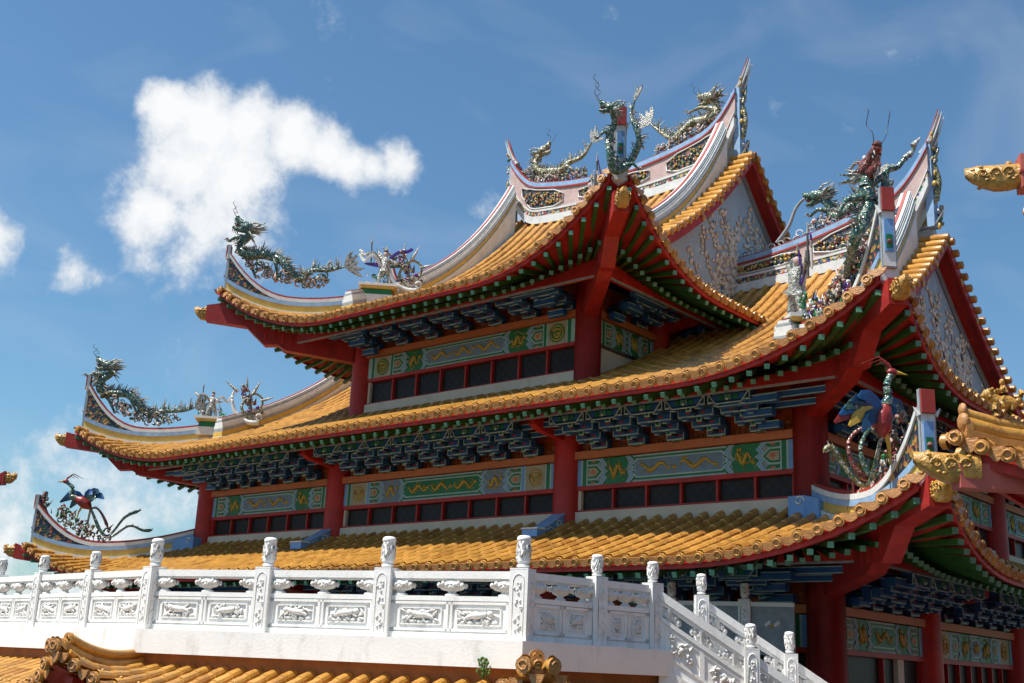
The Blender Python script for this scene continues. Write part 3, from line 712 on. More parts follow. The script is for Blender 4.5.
def bracket_mesh(zb, zt, out):
    """dougong set; local u=x, outward=-y, z absolute offset from zb"""
    mb = MB(); H_ = zt-zb; n = 4
    def tbox(c, h, m='blue', edge=True):
        mb.box(c, h, m)
        if edge:
            c = A(*c); e = .008
            # light outline strips around the front face and lower edge
            for z in (-h[2], h[2]): mb.box(c+A(0, -h[1]-.002, z*.9), (h[0]+.004, .008, e), 'trim')
            for x in (-h[0], h[0]): mb.box(c+A(x*.985, -h[1]-.002, 0), (e, .008, h[2]), 'trim')
            mb.box(c+A(0, -h[1]*.9, -h[2]-.004), (h[0]+.004, .01, .006), 'trim')
    for k in range(n):
        y = -(.1+(out-.1)*k/(n-1)); z = .1+(H_-.22)*k/(n-1)
        wd = (.2, .31, .39, .44)[k]
        tbox((0, y, z), (wd, .09, .072), 'blue' if k < 3 else 'dblue')
        for x in (-wd+.06, wd-.06):
            mb.box((x, y, z+.1), (.06, .1, .03), 'blue'); mb.box((x, y-.102, z+.1), (.04, .004, .02), 'green')
        if k:
            mb.box((0, y+.2, z-.01), (wd*1.0, .09, .05), 'dblue'); mb.box((0, y+.2-.092, z-.055), (wd, .004, .007), 'trim')
            for x in (-wd*.62, wd*.62):
                mb.slab([A(x-.09, y-.1, z-.075), A(x+.09, y-.1, z-.075), A(x+.05, y-.06, z-.13), A(x-.05, y-.06, z-.13)], A(0, 1, 0), .12, 'blue'); mb.box((x, y-.08, z-.135), (.05, .02, .006), 'trim')
        if k < 3:
            mb.box((0, y-.13, z+.02), (.05, .19, .045), 'dblue'); mb.box((0, y-.33, z+.02), (.058, .012, .052), 'trim'); mb.box((0, y-.345, z+.02), (.035, .008, .03), 'green')
            for x in (-.03*k-.1, .03*k+.1): # red slots
                mb.box((x, y-.062, z), (.05, .035, .02), 'rred')
    # base block and flared upper plate
    tbox((0, -.08, .02), (.09, .07, .04), 'green')
    y = -out+.02; zt_ = H_-.02
    for (x, s_) in ((0, 1),):
        pts = [A(-.27, y-.1, zt_-.2), A(.27, y-.1, zt_-.2), A(.43, y-.1, zt_), A(-.43, y-.1, zt_)]
        mb.slab(pts, A(0, -1, 0), .02, 'blue'); 
        for i in range(4): mb.tube([pts[i]+A(0, -.022, 0), pts[(i+1) % 4]+A(0, -.022, 0)], .014, 'trim', 4)
        mb.box((0, y-.13, zt_-.1), (.07, .02, .05), 'mint'); mb.box((-.15, y-.125, zt_-.1), (.05, .01, .045), 'green'); mb.box((.15, y-.125, zt_-.1), (.05, .01, .045), 'green')
    # slanting lever arm (ang)
    mb.tube([A(0, .1, .5*H_), A(0, -out*.6, .42*H_), A(0, -out-.12, .72*H_)], [.05, .05, .03], 'dblue', 4); mb.ball(A(0, -out-.14, .73*H_), .035, 'trim', 6, 4)
    return mb
def brackets(zb, zt, out, spots, parent):
    """spots: (point, outward angle) ; copies share mesh data"""
    mb = bracket_mesh(zb, zt, out); first = None
    for (x, y, ang) in spots:
        if first is None: o = mb.build('bracket_set', parent); first = o
        else:
            o = first.copy(); COL.objects.link(o); o.parent = parent; o.matrix_parent_inverse = parent.matrix_basis.inverted()
        o.matrix_basis = Matrix.Translation((x, y, zb)) @ Matrix.Rotation(ang, 4, 'Z')
def spots_front(xa, xb, y): 
    n = round((xb-xa)/.94); return [(xa+(xb-xa)*i/n, y, 0) for i in range(1, n)]
def spots_side(ya, yb, x, s=1):
    n = round((yb-ya)/.94); return [(x, ya+(yb-ya)*i/n, s*math.pi/2) for i in range(1, n)]
# mid storey
cx = [-18.7, -13.1, -5.65, 0]; cy = [0, 3.75, 9.65, 13.4]
pm = dict(zp0=3.84, zp1=4.39, zo=4.57, zs0=3.29)
facade(A(-18.7, 0, 0), A(1, 0, 0), A(0, -1, 0), [c+18.7 for c in cx], 2.9, 5.7, .325, 3.84, 4.39, 4.57, 3.29, [6, 8, 6], HALL, ['grey', 'green', 'grey'], (1, 2), ztop=5.5)
facade(A(0, 0, 0), A(0, 1, 0), A(1, 0, 0), cy, 2.9, 5.7, .325, 3.84, 4.39, 4.57, 3.29, [3, 6, 3], HALL, ['side', 'grey', 'side'], (), ztop=5.5)
sp_ = []
for a_, b_ in zip(cx[:-1], cx[1:]): sp_ += spots_front(a_, b_, 0)
for a_, b_ in zip(cy[:-1], cy[1:]): sp_ += spots_side(a_, b_, 0)
brackets(4.57, 5.13, 1.25, sp_, HALL)
# lower storey
cxl = [-19.05, -13.1, -5.65, .35]; cyl = [-.3, 4.05, 9.35, 13.7]
facade(A(-19.05, -.3, 0), A(1, 0, 0), A(0, -1, 0), [c+19.05 for c in cxl], -5, 2.7, .34, .63, 1.18, 1.35, -1.6, [8, 9, 8], HALL, ['green2'], (), ztop=2.25)
facade(A(.35, -.3, 0), A(0, 1, 0), A(1, 0, 0), [c+.3 for c in cyl], -5, 2.7, .34, .63, 1.18, 1.35, -1.6, [2, 7, 3], HALL, ['green2', 'grey2', 'green2'], (), ztop=2.25)
sp_ = []
for a_, b_ in zip(cxl[:-1], cxl[1:]): sp_ += spots_front(a_, b_, -.3)
for a_, b_ in zip(cyl[:-1], cyl[1:]): sp_ += spots_side(a_, b_, .35)
brackets(1.36, 1.93, 1.3, sp_[6:], HALL)
# upper storey
cyu = [.5, 3.3, 10.1, 12.9]
facade(A(-13.1, .5, 0), A(1, 0, 0), A(0, -1, 0), [0, 7.5], 5.8, 8.9, .3, 7.27, 7.82, 8.0, 6.57, [8], HALL, ['upper'], (0,), ztop=8.7)
facade(A(-5.6, .5, 0), A(0, 1, 0), A(1, 0, 0), [c-.5 for c in cyu], 5.8, 8.9, .3, 7.27, 7.82, 8.0, 7.2, [0, 6, 0], HALL, ['side', 'grey', 'side'], (), ztop=8.7)
sp_ = spots_front(-13.1, -5.6, .5)
sp_ = [(x, y, a) for x, y, a in [( -13.1+7.5*(i+.5)/7, .5, 0) for i in range(7)]]
for a_, b_ in zip(cyu[:-1], cyu[1:]): sp_ += spots_side(a_, b_, -5.6)
brackets(8.0, 8.42, 1.25, sp_, HALL)
mb = MB()
mb.box(A(-9.35, 6.7, 6.6), (3.68, 6.14, .63), 'white'); mb.box(A(-9.35, 6.7, 7.9), (3.6, 6.05, .9), 'white'); mb.build('upper_wall', HALL)
mb = MB(); mb.box(A(-9.35, 6.7, 4.2), (9.2, 6.55, 1.35), 'black'); mb.box(A(-9.35, 6.7, -1.4), (9.5, 6.75, 3.6), 'black'); mb.build('inner_core', HALL)
for c_, h_, m_ in ((A(.0, 6.7, 2.9), (.1, 6.6, .39), 'white'), (A(-18.7, 6.7, 3.9), (.1, 6.6, 1.4), 'red'), (A(-13.1, 6.7, 7.4), (.1, 6.1, 1.3), 'white'), (A(.34, 2.7, -1.5), (.06, .14, 2.1), 'white'), (A(.34, 8, -3.6), (.05, 5.3, 1.3), 'white')):
    mb = MB(); mb.box(c_, h_, m_); mb.build('side_wall', HALL)
# red projecting beams from columns to purlin
for (x, y, z, n) in [(c, 0, 5.02, (0, -1)) for c in cx[1:3]]+[(c, -.3, 1.82, (0, -1)) for c in cxl[1:3]]+[(0, c, 5.02, (1, 0)) for c in cy[1:3]]+[(.35, c, 1.82, (1, 0)) for c in cyl[1:3]]+[(-5.6, c, 8.3, (1, 0)) for c in cyu[1:3]]:
    N = A(n[0], n[1], 0); sd = A(-n[1], n[0], 0); mb = MB(); c = A(x, y, z)
    pts = [c+N*.2-Z*.22, c+N*1.05-Z*.12, c+N*1.3-Z*.02, c+N*1.3+Z*.25, c+N*.2+Z*.25]
    mb.slab([p-sd*.09 for p in pts], sd, .18, 'redb'); mb.build('projecting_beam', HALL)
for (R_, z, nm) in ((MID, 4.93, 0), (LOW, 1.74, 0), (UPP, 8.2, 0)):   # blue end arms next to the corner columns
    for c, N in ((1, A(0, -1, 0)), (0, A(0, -1, 0)), (1, A(1, 0, 0))):
        O, D = R_.corner(c); U = A(-D[0], 0, 0) if N[1] else A(0, 1, 0)
        ax = np.array([U, N, Z]); mb = MB()
        for k_ in range(3):
            ce = O+U*(.62+.0*k_)+N*(1.2-.42*k_)+Z*(z-.15*k_); hl = (.62, .3, .22)[k_]; mb.box(ce, (hl, .08, .07), 'blue', ax)
            for s_ in (-1, 1): mb.box(ce+Z*s_*.064+N*.082, (hl, .006, .007), 'trim', ax)
        mb.build('corner_arm', HALL)
# blue scroll ornaments on the lower roof at the mid columns
for x in (-5.65, -13.1):
    mb = MB(); ys = np.linspace(-.3, -1.0, 9); path = [A(x, y, LOW.H(0, x-LOW.r[0], y-LOW.r[1])) for y in ys]
    mb.loft(path, .3, 0, [.27-.012*i for i in range(9)], 'lblue'); mb.loft(path, .34, [.27-.012*i for i in range(9)], [.31-.012*i for i in range(9)], 'rblue')
    for sg in (-1, 1):
        c = path[2]+A(sg*.16, 0, .13); mb.tube([c+A(0, math.cos(t)*.1*(1-t/9), math.sin(t)*.1*(1-t/9)) for t in np.linspace(0, 6.5, 14)], .018, 'rwhite', 5)
        c = path[5]+A(sg*.16, 0, .08); mb.tube([c+A(0, math.cos(t)*.1, math.sin(t)*.08) for t in np.linspace(0, 3, 8)], .016, 'rwhite', 5)
    e = path[-1]; mb.box(e+A(0, -.1, .1), (.2, .14, .08), 'lblue'); mb.box(e+A(0, -.1, .19), (.22, .16, .015), 'rwhite')
    mb.build('scroll_ornament', tl)
for (O_, sx) in ((A(0, 0, 3.15), 1), (A(-18.7, 0, 3.15), -1)):
    mb = MB(); p = [O_+A(-sx*.2, -.38, .0), O_+A(sx*.15, -.4, .0), O_+A(sx*.55, -.6, -.1)]
    mb.loft(p, .3, -.3, .1, 'lblue'); c = O_+A(sx*.02, -.55, .0)
    mb.tube([c+A(math.cos(t)*.1*(1-t/9), 0, math.sin(t)*.1*(1-t/9)) for t in np.linspace(0, 6.5, 14)], .02, 'rwhite', 5)
    mb.build('scroll_ornament', tl)
# pedestals for the ridge figures
PED = {}
for key, R_, c, o, t, dz in (('UL', UPP, 0, tu, -.15, .45), ('ML', MID, 0, tm, .1, .45), ('MR', MID, 1, tm, -.35, .35), ('UR', UPP, 1, tu, 0, .4)):
    O, D = R_.corner(c); p = O+D*t+Z*(R_.hz(t)+dz); dn = nrmv(D); ax = np.array([dn, A(-dn[1], dn[0], 0), Z]); mb = MB()
    mb.box(p-Z*.2, (.42, .26, .12), 'rwhite', ax); mb.box(p+Z*.0, (.38, .23, .09), 'green', ax); mb.box(p+Z*.12, (.46, .29, .04), 'ryell', ax); mb.box(p+Z*.19, (.52, .33, .035), 'rwhite', ax)
    mb.build('pedestal', o); PED[key] = (p+Z*.225, dn)
# ------------------------------------------------------------------ ridge statues
def pl(origin, d, pts, wob=.0):
    """(s, z) pairs along a horizontal direction from origin -> world points"""
    d = nrmv(A(d[0], d[1], 0)); sd = A(-d[1], d[0], 0)
    return [A(origin[0], origin[1], 0)+d*q[0]+Z*q[1]+sd*(wob*math.sin(i*1.9)) for i, q in enumerate(pts)]
def blade(mb, pts, w, n, m, th=.015):
    """tapered flat ribbon, n = face normal"""
    P = [np.asarray(p, float) for p in pts]; k = len(P); rows = []
    for i, p in enumerate(P):
        t = nrmv(P[min(i+1, k-1)]-P[max(i-1, 0)]); s_ = nrmv(np.cross(t, n)); ww = w[i] if hasattr(w, '__len__') else w*math.sin(math.pi*(.15+.85*(1-i/(k-1)))*.999)
        rows.append([p-s_*ww-n*th, p-n*th*1.2, p+s_*ww-n*th, p+s_*ww+n*th, p+n*th*1.2, p-s_*ww+n*th])
    mb.grid(rows, m, False, True); mb.face(rows[0], m); mb.face(rows[-1][::-1], m)
def scrolls(mb, pts, n, seed, mats, d, r=.11, spread=.22):
    """curls, shards and little waves heaped along a line"""
    rs = random.Random(seed); sd = A(-d[1], d[0], 0)
    for i in range(n):
        t = rs.random()*(len(pts)-1); j = int(t); f = t-j; p = pts[j]*(1-f)+pts[min(j+1, len(pts)-1)]*f
        c = p+sd*rs.uniform(-.13, .13)+Z*rs.uniform(0, spread)+d*rs.uniform(-.05, .05); R_ = rs.uniform(.5, 1.1)*r; ph = rs.uniform(0, 6)
        if rs.random() < .45: mb.tube([c+d*math.cos(a+ph)*R_*(1-a/8)+Z*math.sin(a+ph)*R_*(1-a/8) for a in np.linspace(0, 4.6, 9)], rs.uniform(.016, .03), rs.choice(mats), 5)
        elif rs.random() < .5: mb.cone(c, c+d*rs.uniform(-.15, .15)+sd*rs.uniform(-.06, .06)+Z*rs.uniform(.1, .24), rs.uniform(.02, .045), rs.choice(mats))
        else: mb.ball(c, (rs.uniform(.03, .08), rs.uniform(.03, .08), rs.uniform(.03, .07)), rs.choice(mats), 6, 4)
def dragon(label, path, r0, hd, feet, skin='scale', base=None, seed=1, horns=True, whisk=.35, tailn=5, group=None, clouds=None, headm=None, hs=1.4):
    headm = headm or skin
    """path tail -> neck -> head point; hd head direction; feet: (fraction on body, foot point)"""
    rs = random.Random(seed); sp = spline(path, 7); n = len(sp)
    b = base if base is not None else A(*[float(np.mean([p[i] for p in path])) for i in (0, 1)], min(p[2] for p in path)-.25)
    root = empty('dragon_statue', tuple(b), label, 'dragon statue', group)
    mb = MB(); R_ = []
    for i in range(n):
        t = i/(n-1); R_.append(r0*(.16+.84*min(1, t/.45)**.8)*(1 if t < .75 else 1-.35*(t-.75)/.25))
    mb.tube(sp, R_, skin, 9)
    hd = nrmv(hd); sd = nrmv(np.cross(hd, Z)); up = np.cross(sd, hd); ax = np.array([hd, sd, up]); h = sp[-1]; q = r0*hs
    mb.ball(h+up*q*.15, (q*1.25, q*.95, q*.95), headm, 9, 6, ax)
    # upper snout, open lower jaw, nostril bulb, brow
    mb.tube([h+hd*q*.3+up*q*.25, h+hd*q*1.5+up*q*.3, h+hd*q*2.3+up*q*.5], [q*.8, q*.58, q*.4], headm, 8)
    mb.ball(h+hd*q*2.25+up*q*.75, (q*.35, q*.42, q*.3), headm, 7, 4, ax)
    mb.tube([h+hd*q*.2-up*q*.4, h+hd*q*1.1-up*q*.95, h+hd*q*1.9-up*q*1.0], [q*.6, q*.38, q*.2], headm, 7)
    for k, (t, ft) in enumerate(feet):
        p = sp[int(t*(n-1))]; ft = np.asarray(ft, float); s_ = 1 if k % 2 else -1
        kn = (p+ft)/2+sd*s_*r0*1.0+Z*r0*.5; mb.tube([p, p*.4+kn*.6, kn, kn*.4+ft*.6, ft], [r0*.8, r0*.55, r0*.42, r0*.3, r0*.34], skin, 7)
        fd = nrmv((ft-p)*A(1, 1, .2))
        for a in (-.8, 0, .8):
            e = ft+(fd*math.cos(a)+sd*math.sin(a))*r0*1.2+Z*r0*.35; mb.tube([ft, (ft+e)/2+Z*r0*.35, e-Z*r0*.3], [r0*.26, r0*.2, r0*.03], 'shard', 5)
    o = mb.build('body', root)
    t_ = MB(); t_.ball(h+hd*q*.7+up*q*.62+sd*q*.5, q*.24, 'rwhite', 6, 4); t_.ball(h+hd*q*.7+up*q*.62-sd*q*.5, q*.24, 'rwhite', 6, 4)
    t_.tube([h+hd*q*.5-up*q*.25, h+hd*q*1.5-up*q*.5, h+hd*q*2.0-up*q*.3], [q*.3, q*.25, q*.1], 'shardr', 6)
    for s_ in (-1, 1):
        for f in (1.7, 2.1): t_.cone(h+hd*q*f+sd*s_*q*.3+up*q*.1, h+hd*q*f+sd*s_*q*.3-up*q*.35, q*.09, 'rwhite')
    t_.build('eyes_and_tongue', o)
    # mane of spikes behind the head, beard
    m = MB()
    for i in range(15):
        a = -hd*rs.uniform(.6, 1)+up*rs.uniform(-.5, 1.0)+sd*rs.uniform(-.9, .9); a = nrmv(a); e = h-hd*q*.3+a*q*rs.uniform(1.8, 3.2)
        m.tube([h-hd*q*.2+a*q*.5, h-hd*q*.3+a*q*1.4, e+up*q*.3], [q*.28, q*.2, q*.02], rs.choice(['shard', skin, 'shard']), 5)
    for i in range(4): m.cone(h+hd*q*(.8+.3*i)-up*q*1.0, h+hd*q*(.5+.3*i)-up*q*1.8, q*.14, 'shard')
    for s_ in (-1, 1):
        if horns: m.tube([h-hd*q*.1+up*q*.8+sd*s_*q*.4, h-hd*q*.9+up*q*1.6+sd*s_*q*.6, h-hd*q*1.7+up*q*1.7+sd*s_*q*.7, h-hd*q*2.1+up*q*2.2+sd*s_*q*.7], [q*.2, q*.16, q*.12, q*.03], 'shard', 6)
    m.build('mane', o)
    if whisk:
        for s_ in (-1, 1):
            w = MB(); p = h+hd*q*2.3+up*q*.6+sd*s_*q*.3
            w.tube(spline([p, p+hd*.12+Z*.12+sd*s_*.06, p+hd*.02+Z*whisk*.55+sd*s_*.12, p+hd*.14+Z*whisk*.8+sd*s_*.12, p+hd*.08+Z*whisk+sd*s_*.14], 4), .007, 'wire', 4)
            w.build('whisker', o)
    f = MB()  # spine fins
    for i in range(2, n-3, 1):
        p = sp[i]; t = nrmv(sp[i+1]-sp[i-1]); nn = nrmv(Z-t*t[2]) if abs(t[2]) < .95 else nrmv(-hd)
        for s_ in ((0,) if i % 2 else (-.5, .5)):
            a = nrmv(nn+sd*s_); f.cone(p+a*R_[i]*.8, p+a*(R_[i]+r0*rs.uniform(.7, 1.6))-t*r0*.5, r0*.22, 'shard' if i % 3 else skin, 4)
        if i % 5 == 4:
            for j in range(5):
                a = nrmv(nn+sd*rs.uniform(-.5, .5)-t*rs.uniform(.2, .9)); e = p+a*r0*rs.uniform(2.2, 3.4); f.tube([p+a*R_[i]*.7, (p+e)/2+Z*.02, e], [r0*.2, r0*.12, .006], 'shard', 4)
    f.build('spines', o)
    if tailn:
        tl_ = MB(); p = sp[0]; t = nrmv(sp[0]-sp[3]); nrm_ = nrmv(np.cross(t, Z)) if abs(t[2]) < .9 else sd; u2 = np.cross(nrm_, t)
        for j in range(tailn):
            a = (j-(tailn-1)/2)*.42; dd = t*math.cos(a)+u2*math.sin(a); L_ = r0*rs.uniform(3., 4.6)
            blade(tl_, [p+dd*L_*x+u2*math.sin(x*6+j)*r0*.25 for x in np.linspace(0, 1, 7)], [r0*v for v in (.35, .6, .7, .6, .45, .3, .04)], nrm_, 'shard', .012)
        tl_.build('tail_flame', o)
    if clouds:
        c = MB(); scrolls(c, clouds[0], int(clouds[1]*1.7), seed+9, clouds[2] if len(clouds) > 2 else ['shard', 'scaleg', 'shard', 'rpink', skin], nrmv(A(clouds[0][-1][0]-clouds[0][0][0], clouds[0][-1][1]-clouds[0][0][1], 0)), .1, .32)
        c.build('cloud_scrolls', root)
    return root
dUL = (A(-13.1, .5), A(-1, -1)); dML = (A(-18.7, 0), A(-1, -1)); dLL = (A(-19.05, -.3), A(-1, -1))
# 1 top tier, far left corner
pp = pl(*dUL, [(.72,10.47),(1.13,10.31),(1.6,10.3),(1.95,10.02),(2.26,10.26),(2.48,10.52),(2.92,10.66),(3.3,10.6),(3.55,10.72),(3.6,10.95),(3.42,11.15),(3.5,11.36)], .05)
ft = pl(*dUL, [(3.93,10.98),(3.1,9.98),(2.5,9.95),(1.75,9.85)])
dragon('green dragon with open jaws on the far left corner ridge of the top roof', pp, .125, A(-1,-1,.9), [(.86, ft[0]), (.72, ft[1]), (.5, ft[2]), (.4, ft[3])], seed=3,
       clouds=(pl(*dUL, [(1.2,9.9),(1.9,9.85),(2.7,9.95),(3.3,10.25),(3.75,10.75)]), 90), group='glazed dragons on the ridges')
# 2 middle tier, far left corner
pp = pl(*dML, [(.7,7.05),(1.06,6.92),(1.65,6.88),(1.99,6.74),(2.37,7.07),(2.73,7.33),(3.25,7.33),(3.5,7.42),(3.5,7.68),(3.28,7.93),(3.38,8.12)], .05)
ft = pl(*dML, [(3.95,7.8),(3.0,6.75),(2.35,6.75),(1.7,6.55)])
dragon('green dragon rearing on the far left corner ridge of the middle roof', pp, .12, A(-1,-1,.5), [(.86, ft[0]), (.7, ft[1]), (.5, ft[2]), (.38, ft[3])], seed=5,
       clouds=(pl(*dML, [(1.2,6.5),(1.9,6.45),(2.7,6.65),(3.3,7.1),(3.75,7.6)]), 90), group='glazed dragons on the ridges')
# 3, 4 main ridge of the top roof
YO = (A(0, 6.7), A(1, 0))
pp = pl(*YO, [(-10.35,15.95),(-10.74,15.59),(-11.21,15.46),(-11.5,15.28),(-12.03,15.4),(-12.45,15.5),(-12.61,15.8),(-12.4,16.16)], .05)
ft = pl(*YO, [(-13.1,15.6),(-12.2,15.1),(-11.6,14.98),(-10.9,15.0)])
dragon('pale gold and green dragon on the left end of the topmost ridge', pp, .12, A(1,0,.45), [(.86, ft[0]), (.66, ft[1]), (.5, ft[2]), (.36, ft[3])], 'scaleg', seed=7,
       clouds=(pl(*YO, [(-13,15.45),(-12.4,15.1),(-11.6,14.95),(-10.6,14.85)]), 90, ['scaleg', 'shard', 'scaleg', 'rpink']), group='glazed dragons on the ridges')
pp = pl(*YO, [(-8.2,15.95),(-7.8,15.54),(-7.37,15.2),(-7.07,15.33),(-6.71,15.56),(-6.3,15.5),(-5.98,15.51),(-5.92,15.78),(-6.15,16.15)], .05)
ft = pl(*YO, [(-6.85,15.9),(-6.5,15.15),(-7.2,14.98),(-7.8,15.0)])
dragon('pale gold dragon facing left below the tallest ridge horn', pp, .13, A(-1,0,.25), [(.86, ft[0]), (.66, ft[1]), (.45, ft[2]), (.33, ft[3])], 'scaleg', seed=8,
       clouds=(pl(*YO, [(-8.,14.75),(-7.2,14.92),(-6.4,15.1),(-5.8,15.4)]), 60, ['scaleg', 'shard', 'rpink']), group='glazed dragons on the ridges')
# 5 near corner of the top roof, coiled up round the ridge plaque
c5 = (A(-2.55, -2.5), A(1, 1))
pp = pl(*c5, [(.2,11.05),(.14,10.75),(.2,10.45),(.28,10.1),(.1,9.7),(-.2,9.5),(-.3,9.85),(-.3,10.25),(-.2,10.55),(-.3,10.78)], .1)
ft = pl(*c5, [(-.55,10.15),(.35,10.05),(.3,9.55)])
dragon('dark dragon coiling up the near corner of the top roof behind its red plaque', pp, .078, A(-.75,-.45,.35), [(.82, ft[0]), (.3, ft[1]), (.45, ft[2])], seed=11, whisk=.5, tailn=2, group='glazed dragons on the ridges',
       clouds=(pl(A(-4.2,-.9), A(1,-1), [(0,9.15),(.8,9.2),(1.5,9.3),(2.1,9.6)]), 80, ['shard', 'scale', 'shardmix']))
# 6 main ridge of the middle roof
pp = pl(*YO, [(-1.45,12.5),(-1.74,12.22),(-2.0,11.8),(-2.3,11.6),(-2.55,11.72),(-2.6,12.0),(-2.85,12.25)], .05)
ft = pl(*YO, [(-3.13,11.8),(-2.4,11.35),(-1.9,11.5)])
R6 = dragon('grey green dragon on the long ridge of the right wing, blowing a tall grey plume', pp, .13, A(-1,0,.12), [(.75, ft[0]), (.5, ft[1]), (.3, ft[2])], seed=13, whisk=0, group='glazed dragons on the ridges',
       clouds=(pl(*YO, [(-3.2,11.35),(-2.4,11.4),(-1.5,11.7),(-.9,12.0)]), 70))
mb = MB(); mb.tube(spline(pl(*YO, [(-3.12,12.35),(-3.33,12.3),(-3.55,12.08),(-3.75,11.65),(-4.1,11.25)]), 6), list(np.linspace(.03, .06, 25)), 'rgrey', 7); mb.build('water_plume', R6)
# 7 near corner of the middle roof: the largest dragon
c7 = (A(2.35, -2.35), A(1, 1))
P7 = pl(A(0, 0), A(1, -1), [(1.3,6.5),(2.0,6.75)])+pl(*c7, [(-.3,7.0),(-.14,7.35),(-.02,7.7),(-.08,8.0),(.0,8.3)])
ft = pl(*c7, [(.32,8.35),(-.55,7.5),(-.4,6.9)])
R7 = dragon('large dark dragon with red head rearing on the near corner of the middle roof', P7, .115, A(.6,-.6,.3), [(.82, ft[0]), (.75, ft[1]), (.5, ft[2])], seed=17, whisk=.6, tailn=0, headm='shardr', hs=1.75, group='glazed dragons on the ridges',
       clouds=(pl(A(0,0), A(1,-1), [(.9,6.4),(1.6,6.5),(2.4,6.75),(3.1,7.0)]), 110, ['shard', 'scale', 'shardmix', 'rpink']))
mb = MB(); mb.tube(spline(pl(*c7, [(.1,7.6),(.25,8.0),(.3,8.3),(.5,8.4),(.62,8.55),(.8,8.75)]), 5), list(np.linspace(.08, .03, 26)), 'scale', 7)
for i in range(12): mb.cone(P7[-1]+A(*[random.uniform(-.1, .1) for _ in range(3)]), P7[-1]+A(random.uniform(-.3, .1), random.uniform(-.1, .1), random.uniform(-.1, .3)), .05, 'shardr')
for q in pl(*c7, [(.62,8.55),(.7,8.62),(.78,8.8)]): mb.cone(q, q+A(.1, .1, .18), .06, 'shard')
mb.build('curling_tail', R7)

# phoenixes
def phoenix(label, origin, d, body, head, neck, plumes, wing, legs, seed, wingm='lblue', bodym='bird'):
    d = nrmv(A(d[0], d[1], 0)); sd = A(-d[1], d[0], 0); W = lambda q, o=0: A(origin[0], origin[1], 0)+d*q[0]+Z*q[1]+sd*o
    root = empty('phoenix_statue', tuple(W((body[0][0], body[0][1]-.8))), label, 'phoenix statue')
    mb = MB(); B = [W(q) for q in body]; mb.tube(spline(B, 5), list(np.interp(np.linspace(0, 1, len(spline(B, 5))), [0, .3, .7, 1], [.05, .15, .15, .07])), bodym, 9)
    Nk = spline([B[-1]]+[W(q) for q in neck]+[W(head)], 5); mb.tube(Nk, list(np.linspace(.08, .045, len(Nk))), 'scale', 8)
    h = Nk[-1]; t = nrmv(W(head)-B[0]); t[2] = 0; t = nrmv(t); mb.ball(h, (.09, .06, .065), bodym, 8, 5, np.array([t, nrmv(np.cross(t, Z)), Z]))
    mb.cone(h+t*.06, h+t*.24-Z*.03, .035, 'goldp')
    for q in legs:
        e = W(q); mb.tube([B[len(B)//2], (B[len(B)//2]+e)/2+t*.05, e], [.045, .022, .02], 'goldp', 6)
    o = mb.build('body', root)
    c = MB()
    for i in range(4): c.tube([h+Z*.04, h-t*.08*(i+1)*.6+Z*(.14+.03*i), h-t*.12*(i+1)+Z*.1], [.02, .015, .006], 'bird', 5)
    c.build('crest', o)
    for (pts, s_) in wing:
        w = MB(); n = len(pts)
        base_ = B[-1]*.4+B[0]*.6
        for i, q in enumerate(pts):
            e = W(q, s_*.25); L_ = np.linalg.norm(e-base_); blade(w, [base_*(1-x)+e*x+Z*.2*math.sin(x*3.1) for x in np.linspace(0, 1, 6)], [.06, .1, .11, .1, .08, .02], sd, ('blue', 'dblue', 'scale', 'blue', 'bird', 'goldp', 'dblue')[i % 7])
        w.build('wing', o)
    for i, pts in enumerate(plumes):
        p = MB(); S_ = spline([B[0]]+[W(q, .1*math.sin(i*2.2)) for q in pts], 6); n = len(S_)
        p.tube(S_, [.03+.035*(j/n)**3 if j < n-3 else .05-.02*(j-n+3) for j in range(n)], ('scale', 'shardr', 'scaleg', 'scale')[i % 4], 6)
        for j in range(3, n-1, 2): p.cone(S_[j], S_[j]+nrmv(S_[j]-S_[j-2])*.05+Z*.07*(1 if j % 4 else -1), .02, 'scale', 4)
        p.build('tail_plume', o)
    return root
PH = phoenix('blue and red long tailed phoenix on the far left corner of the lowest roof', dLL[0], dLL[1],
    [(2.85,3.95),(3.05,4.1),(3.3,4.22)], (3.65,4.68), [(3.46,4.3),(3.42,4.5)],
    [[(2.72,3.7),(2.5,3.3)],[(2.65,3.95),(2.45,3.74),(2.26,3.4)],[(2.9,3.6),(2.95,3.2)],[(2.3,3.2),(1.85,3.75),(1.42,3.98)],[(2.3,3.15),(1.71,3.5),(1.3,3.4),(1.03,3.42)]],
    [([(2.45,4.2),(2.6,4.35),(2.7,4.15),(2.8,4.3)], 1), ([(3.7,4.25),(3.8,4.1),(3.5,3.95)], -1)], [(3.2,3.5)], 21)
mb = MB(); scrolls(mb, pl(*dLL, [(2.2,2.95),(2.8,3.05),(3.3,3.3),(3.75,3.6)]), 90, 31, ['shardmix', 'shard', 'green', 'shardr', 'scaleg'], nrmv(A(-1,-1,0)), .1, .45); mb.build('rocks_and_peonies', PH)
mb = MB(); mb.tube(spline(pl(*dLL, [(3.9,3.5),(4.1,3.8),(4.2,4.15),(4.15,4.35)]), 5), list(np.linspace(.09, .05, 16)), 'shardr', 7); scrolls(mb, pl(*dLL, [(3.95,3.7),(4.2,4.3)]), 14, 33, ['shardr', 'scale'], nrmv(A(-1,-1,0)), .08, .1); mb.build('flower_stem', PH)
c8 = A(2.75, -3.0)
